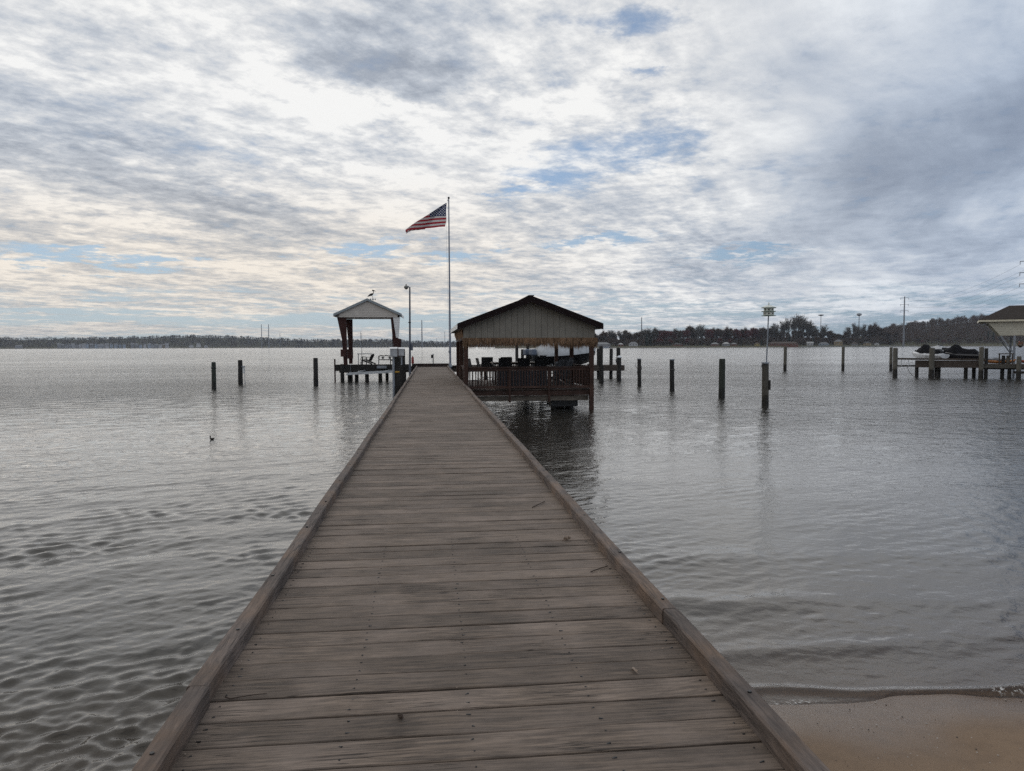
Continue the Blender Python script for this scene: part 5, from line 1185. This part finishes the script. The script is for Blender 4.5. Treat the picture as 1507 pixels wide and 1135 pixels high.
# ------------------------------------------------------------------ houses
def hip_house(name, label, cat, group, pos, rz, w, d, h, rh, wall, roof, wins=0, gable=False, light=None):
    t = thing(name, label, cat, (0, 0, 0), group)
    MB().box(-w/2, w/2, -d/2, d/2, -2.0, h).build('wall', wall, t)
    e = .45; r = MB(); ins = 0 if gable else min(w*.45, d*.5)
    r.poly([(-w/2-e, -d/2-e, h), (w/2+e, -d/2-e, h), (w/2+e, d/2+e, h), (-w/2-e, d/2+e, h), (-w/2-e+ins, 0, h+rh), (w/2+e-ins, 0, h+rh)], [(0, 1, 5, 4), (1, 2, 5), (2, 3, 4, 5), (3, 0, 4), (3, 2, 1, 0)]); r.build('roof', roof, t)
    for i in range(wins):
        x = -w/2+w*(i+.5)/wins; MB().box(x-.7, x+.7, -d/2-.06, -d/2-.003, h*.38, h*.75).build('window', M['glass'], t)
    return put(t, pos, rz)
M['glass'] = plain('dark_window_glass', (.02, .024, .03), .1, spec=.7)
W_ = {k: plain('house_'+k, c, .8) for k, c in dict(white=(.42, .42, .42), grey=(.21, .21, .225), pale=(.36, .36, .38), tan=(.26, .20, .12), brick=(.12, .05, .035), bluegrey=(.26, .30, .36), yellow=(.30, .24, .10)).items()}
RF = {k: plain('roofing_'+k, c, .9) for k, c in dict(dark=(.06, .058, .058), grey=(.16, .16, .165), pale=(.20, .20, .20), brown=(.07, .052, .042), white=(.34, .335, .33)).items()}
GH = 'houses on the right hand shore'
def rh(az, d, w, dd, h, r_, wl, rf_, label, wins=4, gable=False, turn=0.0, name='house'):
    rr_ = float(shoreR(az))+d; return hip_house(name, label, 'house', GH, pol(az, rr_, float(hillR(az, d))), -R(az)+turn, w, dd, h, r_, W_[wl], RF[rf_], wins, gable)
rh(13.1, 16, 27, 11, 2.8, 2.6, 'grey', 'pale', 'long low house with a pale grey curved-looking roof just right of the pavilion', 6)
rh(14.65, 22, 7, 6, 2.6, 1.8, 'brick', 'white', 'small shed with a bright pale roof on the grass right of the long low house', 1)
rh(15.6, 26, 12, 8, 3.6, 2.4, 'pale', 'grey', 'grey two-part house left of the dark evergreen and thin mast', 3)
rh(18.9, 22, 13, 7, 2.4, 1.4, 'brick', 'dark', 'low dark cottage behind a short row of pale posts on the right shore', 3)
rh(21.6, 22, 11, 8, 2.6, 2.2, 'brick', 'pale', 'low cottage with a pale grey roof, leftmost of three close together', 3)
rh(22.4, 22, 10, 8, 3.0, 2.4, 'grey', 'white', 'low cottage with a nearly white roof, middle of three close together', 3)
rh(22.95, 24, 9, 8, 2.6, 1.8, 'brick', 'pale', 'low cottage with a pale roof, rightmost of three close together', 2)
rh(24.6, 26, 7, 7, 3.0, 2.0, 'yellow', 'brown', 'small yellowish cottage left of the bird house pole', 2)
rh(26.4, 16, 40, 10, 3.2, 2.6, 'brick', 'brown', 'very long brown building with a dull roof right of the bird house', 9)
rh(28.2, 24, 9, 7, 3.4, 2.4, 'pale', 'white', 'white boathouse-like cottage right of the long brown building', 2, True)
rh(29.1, 28, 14, 8, 2.8, 2.2, 'bluegrey', 'grey', 'blue-grey bungalow left of the tall hip-roofed house', 3)
rh(30.05, 34, 12, 10, 6.0, 3.2, 'tan', 'grey', 'tall two-storey tan house with a grey hipped roof', 3)
rh(30.1, 120, 16, 10, 6.0, 3.0, 'brick', 'brown', 'brownish house higher up among the trees behind the tan one', 3)
rh(31.1, 30, 9, 7, 2.8, 2.2, 'grey', 'brown', 'small grey cottage right of the tall tan house', 2)
rh(31.9, 26, 11, 7, 3.4, 2.6, 'tan', 'dark', 'tan cottage with a dark roof at the foot of the hill', 2)
rh(32.5, 26, 7, 6, 2.6, 1.6, 'white', 'grey', 'small white shed right of the tan cottage at the foot of the hill', 1)
# white posts / pier in front of the low dark cottage, seawall
sw_ = thing('seawall', 'long low grey seawall at the foot of the hill on the right shore', 'seawall', (0, 0, 0))
m = MB()
for i in range(60):
    a0, a1 = 27.6+i*.12, 27.6+(i+1)*.12; p, q = pol(a0, float(shoreR(a0))-2, .2), pol(a1, float(shoreR(a1))-2, .2); m.bar(p, q, .5, 2.2)
m.build('wall', plain('seawall_concrete', (.20, .20, .18), .9), sw_)
fb = thing('docked_boat', 'small blue-grey boat with a canopy at a jetty right of the pavilion', 'boat', (0, 0, 0)); p = pol(13.55, float(shoreR(13.55))-12, 0)
m = MB(); loft(m, [[(u, w, .2), (u, w*1.1, 1.3), (u, -w*1.1, 1.3), (u, -w, .2)] for u, w in ((-4, 1.2), (0, 1.4), (3, 1.0), (4.6, .1))]); m.build('hull', W_['bluegrey'], fb)
MB().box(-2, 1.5, -1.1, 1.1, 3.3, 3.5).build('canopy', W_['white'], fb)
for x in (-1.9, 1.4):
    for y in (-1, 1): MB().tube((x, y, 1.3), (x, y, 3.3), .08, n=5).build('canopy_post', M['steel'], fb)
put(fb, p, .4)
# townhouses on the far left shore
GT = 'pale townhouses in a row on the far left shore'
for a in (['grey']*3+['pale']*2+['bluegrey']*2+['grey']):
    pass
ths = []; tw_r = random.Random(31); px0 = 88
LBL = {'grey': 'grey townhouse in the row on the far left shore', 'pale': 'pale townhouse in the row on the far left shore', 'bluegrey': 'blue-grey townhouse in the row on the far left shore', 'tan': 'tan townhouse near the right end of the row on the far left shore'}
proto = {}
def pxaz(px): return 6.3+math.degrees(math.atan((px-753.5)/1090))
i = 0
while px0 < 252:
    if not (186 < px0 < 192):
        key = 'tan' if 237 < px0 < 243 else tw_r.choice(['grey', 'grey', 'bluegrey', 'pale'] if px0 < 150 else ['pale', 'grey', 'pale', 'bluegrey']); a = pxaz(px0); w = tw_r.uniform(9, 13)
        if key not in proto: proto[key] = hip_house('townhouse', LBL[key], 'townhouse', GT, (0, 0, 0), 0, 11, 9, 10, 4.5, W_[key], RF['grey'], 3, True); o = proto[key]
        else: o = dup(proto[key])
        o['label'] = LBL[key].replace(' on the far left shore', '')+(' at its left end' if px0 < 125 else ' left of its middle' if px0 < 160 else ' just left of the gap' if px0 < 186 else ' just right of the gap' if px0 < 220 else ' at its right end')+', far left shore'
        d = tw_r.uniform(6, 20); put(o, pol(a, float(shoreL(a))+d, 2.4), -R(a)+R(90)*tw_r.choice([0, 1])); o.scale = (1, 1, tw_r.uniform(.85, 1.2))
    px0 += tw_r.uniform(4.6, 6.6)
for px, wl, w, h, lb in ((29, 'grey', 22, 5, 'low grey house alone at the far left end of the far shore'), (282.5, 'white', 14, 5, 'small white house, leftmost of three right of the townhouses'), (293, 'white', 15, 9, 'tall white house, middle of three right of the townhouses'), (304, 'pale', 12, 4, 'low pale house, rightmost of three right of the townhouses')):
    a = pxaz(px); hip_house('house', lb, 'house', 'single houses on the far left shore', pol(a, float(shoreL(a))+14, 3.5 if px != 293 else 5), -R(a), w, 9, h, 4, W_[wl], RF['grey'], 2)
# ------------------------------------------------------------------ masts, pylons and the long bridge
M['mast'] = plain('mast_steel', (.16, .17, .19), .6)
def mast(name, label, cat, px, top_z, r_, dist, group, arms=0, base=2, wtop=.5, head=None):
    a = pxaz(px); p = pol(a, dist, base); t = thing(name, label, cat, (0, 0, 0), group)
    MB().tube((0, 0, -4), (0, 0, top_z), wtop*1.5, wtop*.8, 8).build('pole', M['mast'], t, 40)
    for i in range(arms):
        z = top_z*(.97-.13*i); L = 5.5; MB().bar((-L, 0, z), (L, 0, z), .5, .5).build('cross_arm', M['mast'], t)
        for x in (-L+.2, L-.2): MB().tube((x, 0, z), (x, 0, z-2.4), .22, n=6).build('insulator', M['mast'], t)
    if head == 'platform': MB().lathe((0, 0, top_z), [(1.2, -.5), (4.6, .6), (4.6, 1.6), (1.0, 2.2)], 10).build('antenna_platform', M['mast'], t)
    if head == 'nest': MB().lathe((0, 0, top_z), [(.6, -2.5), (4.4, -.6), (4.0, 1.4), (3.6, 2.2), (1.0, 2.8)], 10, .06).build('water_tank', M['mast'], t, 40)
    return put(t, p, -R(a))
GP = 'thin poles rising over the far left shore'
for px, y, w, lb in ((386, 478, 1.1, 'thin tall pole over the far woods, left one of a close pair'), (396.5, 478, 1.3, 'thin tall pole over the far woods, right one of a close pair'), (413, 490, .8, 'thin short pole right of the close pair over the far woods'),
                     (531.5, 488, .9, 'thin pole over the far shore seen under the small boat house roof'), (621.5, 471, 1.7, 'thicker tall pole standing alone between lamp post and flagpole'), (655, 488, .8, 'thin pole immediately left of the flagpole'),
                     (643, 497, .6, 'tiny short pole between the thicker tall pole and the flagpole')):
    mast('pole', lb, 'pole', px, (510-y)*2700/1090, 0, 2700, GP, wtop=w)
mast('radio_mast', 'thin radio mast rising behind the trees right of the pavilion', 'mast', 944, 44, 0, 1150, None, wtop=.7)
mast('cell_tower', 'slim tower with a flat antenna head right of the bird house', 'tower', 1207, 50, 0, 1350, None, wtop=.5, head='platform')
mast('water_tower', 'slim tower with a bulky round head above the trees at the foot of the hill', 'tower', 1263, 54, 0, 1450, None, wtop=.7, head='nest')
P1 = mast('power_pylon', 'tall steel pole pylon with three cross arms in front of the wooded hill', 'pylon', 1329, 73, 0, 1260, 'power pylons on the right', arms=3, wtop=.9)
P2 = mast('power_pylon', 'nearer steel pole pylon cut off by the right edge of the photo', 'pylon', 1509, 66, 0, 690, 'power pylons on the right', arms=3, base=2, wtop=.5)
for i in range(3):
    for s in (-1, 1):
        a = P2.location+Matrix.Rotation(P2.rotation_euler.z, 3, 'Z') @ Vector((s*5.3, 0, 66*(.97-.13*i)-2.4)); b = P1.location+Matrix.Rotation(P1.rotation_euler.z, 3, 'Z') @ Vector((s*5.3, 0, 73*(.97-.13*i)-2.4))
        pts = [a.lerp(b, u)-Vector((0, 0, 11*4*u*(1-u))) for u in np.linspace(0, 1, 15)]
        w = MB(); w.path(pts, .07, 4); solo('power_line', w, M['mast'], 'sagging power line between the pylons, %s of three levels, %s side' % (('top', 'middle', 'lowest')[i], 'left' if s < 0 else 'right'), 'power line', tuple(pts[7]), 'power lines between the pylons')
def bridge():
    t = thing('bridge', 'long low dark bridge on many short piers crossing in front of the far shore', 'bridge', (0, 0, 0)); m = plain('bridge_concrete', (.055, .055, .062), .9)
    pts = []
    for px in np.arange(436, 872, 3.6*1.25): a = pxaz(px); pts.append(pol(a, 2560+(px-436)*.2, 0))
    d = MB()
    for p, q in zip(pts, pts[1:]): d.bar(p+Vector((0, 0, 5.6)), q+Vector((0, 0, 5.6)), 9, 1.8)
    d.build('bridge_deck', m, t)
    for p in pts: MB().box(p.x-2.1, p.x+2.1, p.y-4, p.y+4, -3, 4.75).build('bridge_pier', m, t)
bridge()
# ------------------------------------------------------------------ litter on the deck
def dead_leaf(x, y, s, rz, label, seed, cat='leaf', curl=.5):
    r = random.Random(seed); n = 11; rad = [s*(1 if i % 2 == 0 else .55)*r.uniform(.8, 1.1) for i in range(n)]; pts = [(0, 0, .006)]
    for i in range(n): a = 2*math.pi*i/n; pts.append((rad[i]*math.cos(a), rad[i]*.8*math.sin(a), .005+curl*s*abs(math.sin(a*1.5+seed))*r.uniform(.5, 1.1)))
    b = MB(); b.poly(pts, [(0, i+1, (i+1) % n+1) for i in range(n)]); b.poly([(p[0], p[1], p[2]-.0015) for p in pts], [(0, (i+1) % n+1, i+1) for i in range(n)])
    b.tube((-rad[0]*.2, 0, .006), (-s*1.7, s*.2, .010), .0016, .001, 5)
    o = solo('dead_leaf', b, M['leaf'], label, cat, (0, 0, 0), 'dead leaves on the pier'); return put(o, (x, y, DZ+.003), rz)
M['leaf'] = plain('dead_leaf_pale', (.26, .20, .155), .8); M['twig'] = plain('dead_twig', (.045, .030, .022), .9)
dead_leaf(1.09, 5.86, .035, .4, 'pale crumpled dead leaf beside the right curb, farther of two', 3, curl=1.1)
dead_leaf(.97, 3.42, .025, 1.9, 'small pale dead leaf beside the right curb, nearer of two', 5, curl=.8)
def stick(pts, r, label, n=5):
    b = MB()
    for i, (p, q) in enumerate(zip(pts, pts[1:])): b.tube((p[0], p[1], DZ+.004+r+p[2]), (q[0], q[1], DZ+.004+r+q[2]), r*(1-.12*i), r*(1-.12*(i+1)), n)
    solo('twig', b, M['twig'], label, 'twig', (pts[0][0], pts[0][1], DZ), 'twigs lying on the pier')
stick([(-.93, 3.37, .006), (-.905, 3.36, 0), (-.86, 3.375, .0), (-.80, 3.385, .002), (-.75, 3.38, .006)], .0032, 'small crooked dark twig on the planks near the left curb')
stick([(1.10, 5.0, .0), (1.17, 5.05, .004), (1.25, 5.12, .0)], .004, 'dark twig lying against the right curb')
stick([(.98, 7.1, 0), (1.05, 7.2, .004), (1.14, 7.35, 0)], .005, 'long thin twig by the right curb, farthest of the twigs')
def seed_pod(x, y, s, label, seed):
    r = random.Random(seed); b = MB()
    for i in range(16):
        u = i/15; a = i*2.4; c = Vector((.35*s*math.cos(a)*(1-abs(u-.5)), s*(u-.5)*1.5, s*.35+.25*s*math.sin(a))); b.lathe((c.x, c.y, c.z-s*.18), [(.02*s, 0), (.26*s, s*.12), (.2*s, s*.3), (.02*s, s*.38)], 6, .1)
    o = solo('seed_pod', b, M['twig'], label, 'seed pod', (0, 0, 0)); put(o, (x, y, DZ+.002), .3)
seed_pod(-.14, 3.11, .022, 'dark knobbly seed pod lying in the middle of the nearest planks', 1)
db = random.Random(44); m = MB()
for i in range(150):
    y = 2.2+db.random()**1.6*16; side = db.random(); x = (1.27-abs(db.gauss(0, .10))) if side < .5 else ((-.96+abs(db.gauss(0, .06))) if side < .7 else db.uniform(-.9, 1.2))
    s = db.uniform(.002, .007); m.k = db.random(); a = db.uniform(0, 3.14); dx, dy = s*math.cos(a), s*math.sin(a); m.poly([(x-dx, y-dy, DZ+.005), (x+dy*.6, y-dx*.6, DZ+.006), (x+dx, y+dy, DZ+.006), (x, y, DZ+.005+s)], [(0, 1, 3), (1, 2, 3), (2, 0, 3), (0, 2, 1)])
o = m.build('deck_litter', M['leaf']); tag(o, 'scattered crumbs of leaf and bark on the pier planks', 'litter'); o['kind'] = 'stuff'
# pebbles and shell bits on the beach
m = MB(); pb = random.Random(8)
for i in range(420):
    x = pb.uniform(1.6, 6.0); y = float(shore_y(np.array(x)))-abs(pb.gauss(0, .9))-.03; s = pb.uniform(.0015, .006); z = float(ground_z(np.array(x), np.array(y))); m.k = pb.random()
    m.lathe((x, y, z-.001), [(s*.6, 0), (s, s*.4), (s*.5, s*.9)], 5, .2)
o = m.build('beach_pebbles', two('pebbles', (.035, .03, .028), (.42, .38, .34))); tag(o, 'tiny dark pebbles and pale shell bits scattered over the wet sand', 'pebbles'); o['kind'] = 'stuff'
# ------------------------------------------------------------------ haze
def haze(dens):
    m = bpy.data.materials.new('haze_air'); m.use_nodes = True; g = G(m.node_tree); g.n.clear(); out = g.add('ShaderNodeOutputMaterial'); v = g.add('ShaderNodeVolumePrincipled')
    v.inputs['Color'].default_value = (.72, .80, .92, 1); v.inputs['Density'].default_value = dens; v.inputs['Anisotropy'].default_value = .2; g.l.new(v.outputs[0], out.inputs['Volume'])
    m.volume_intersection_method = 'FAST' if hasattr(m, 'volume_intersection_method') else None
    b = MB(); b.box(-9600, 9600, -9600, 9600, -4.0, 125.0); o = b.build('haze', m); tag(o, 'thin bluish haze over the whole river', 'haze'); o['kind'] = 'stuff'
haze(.000065)
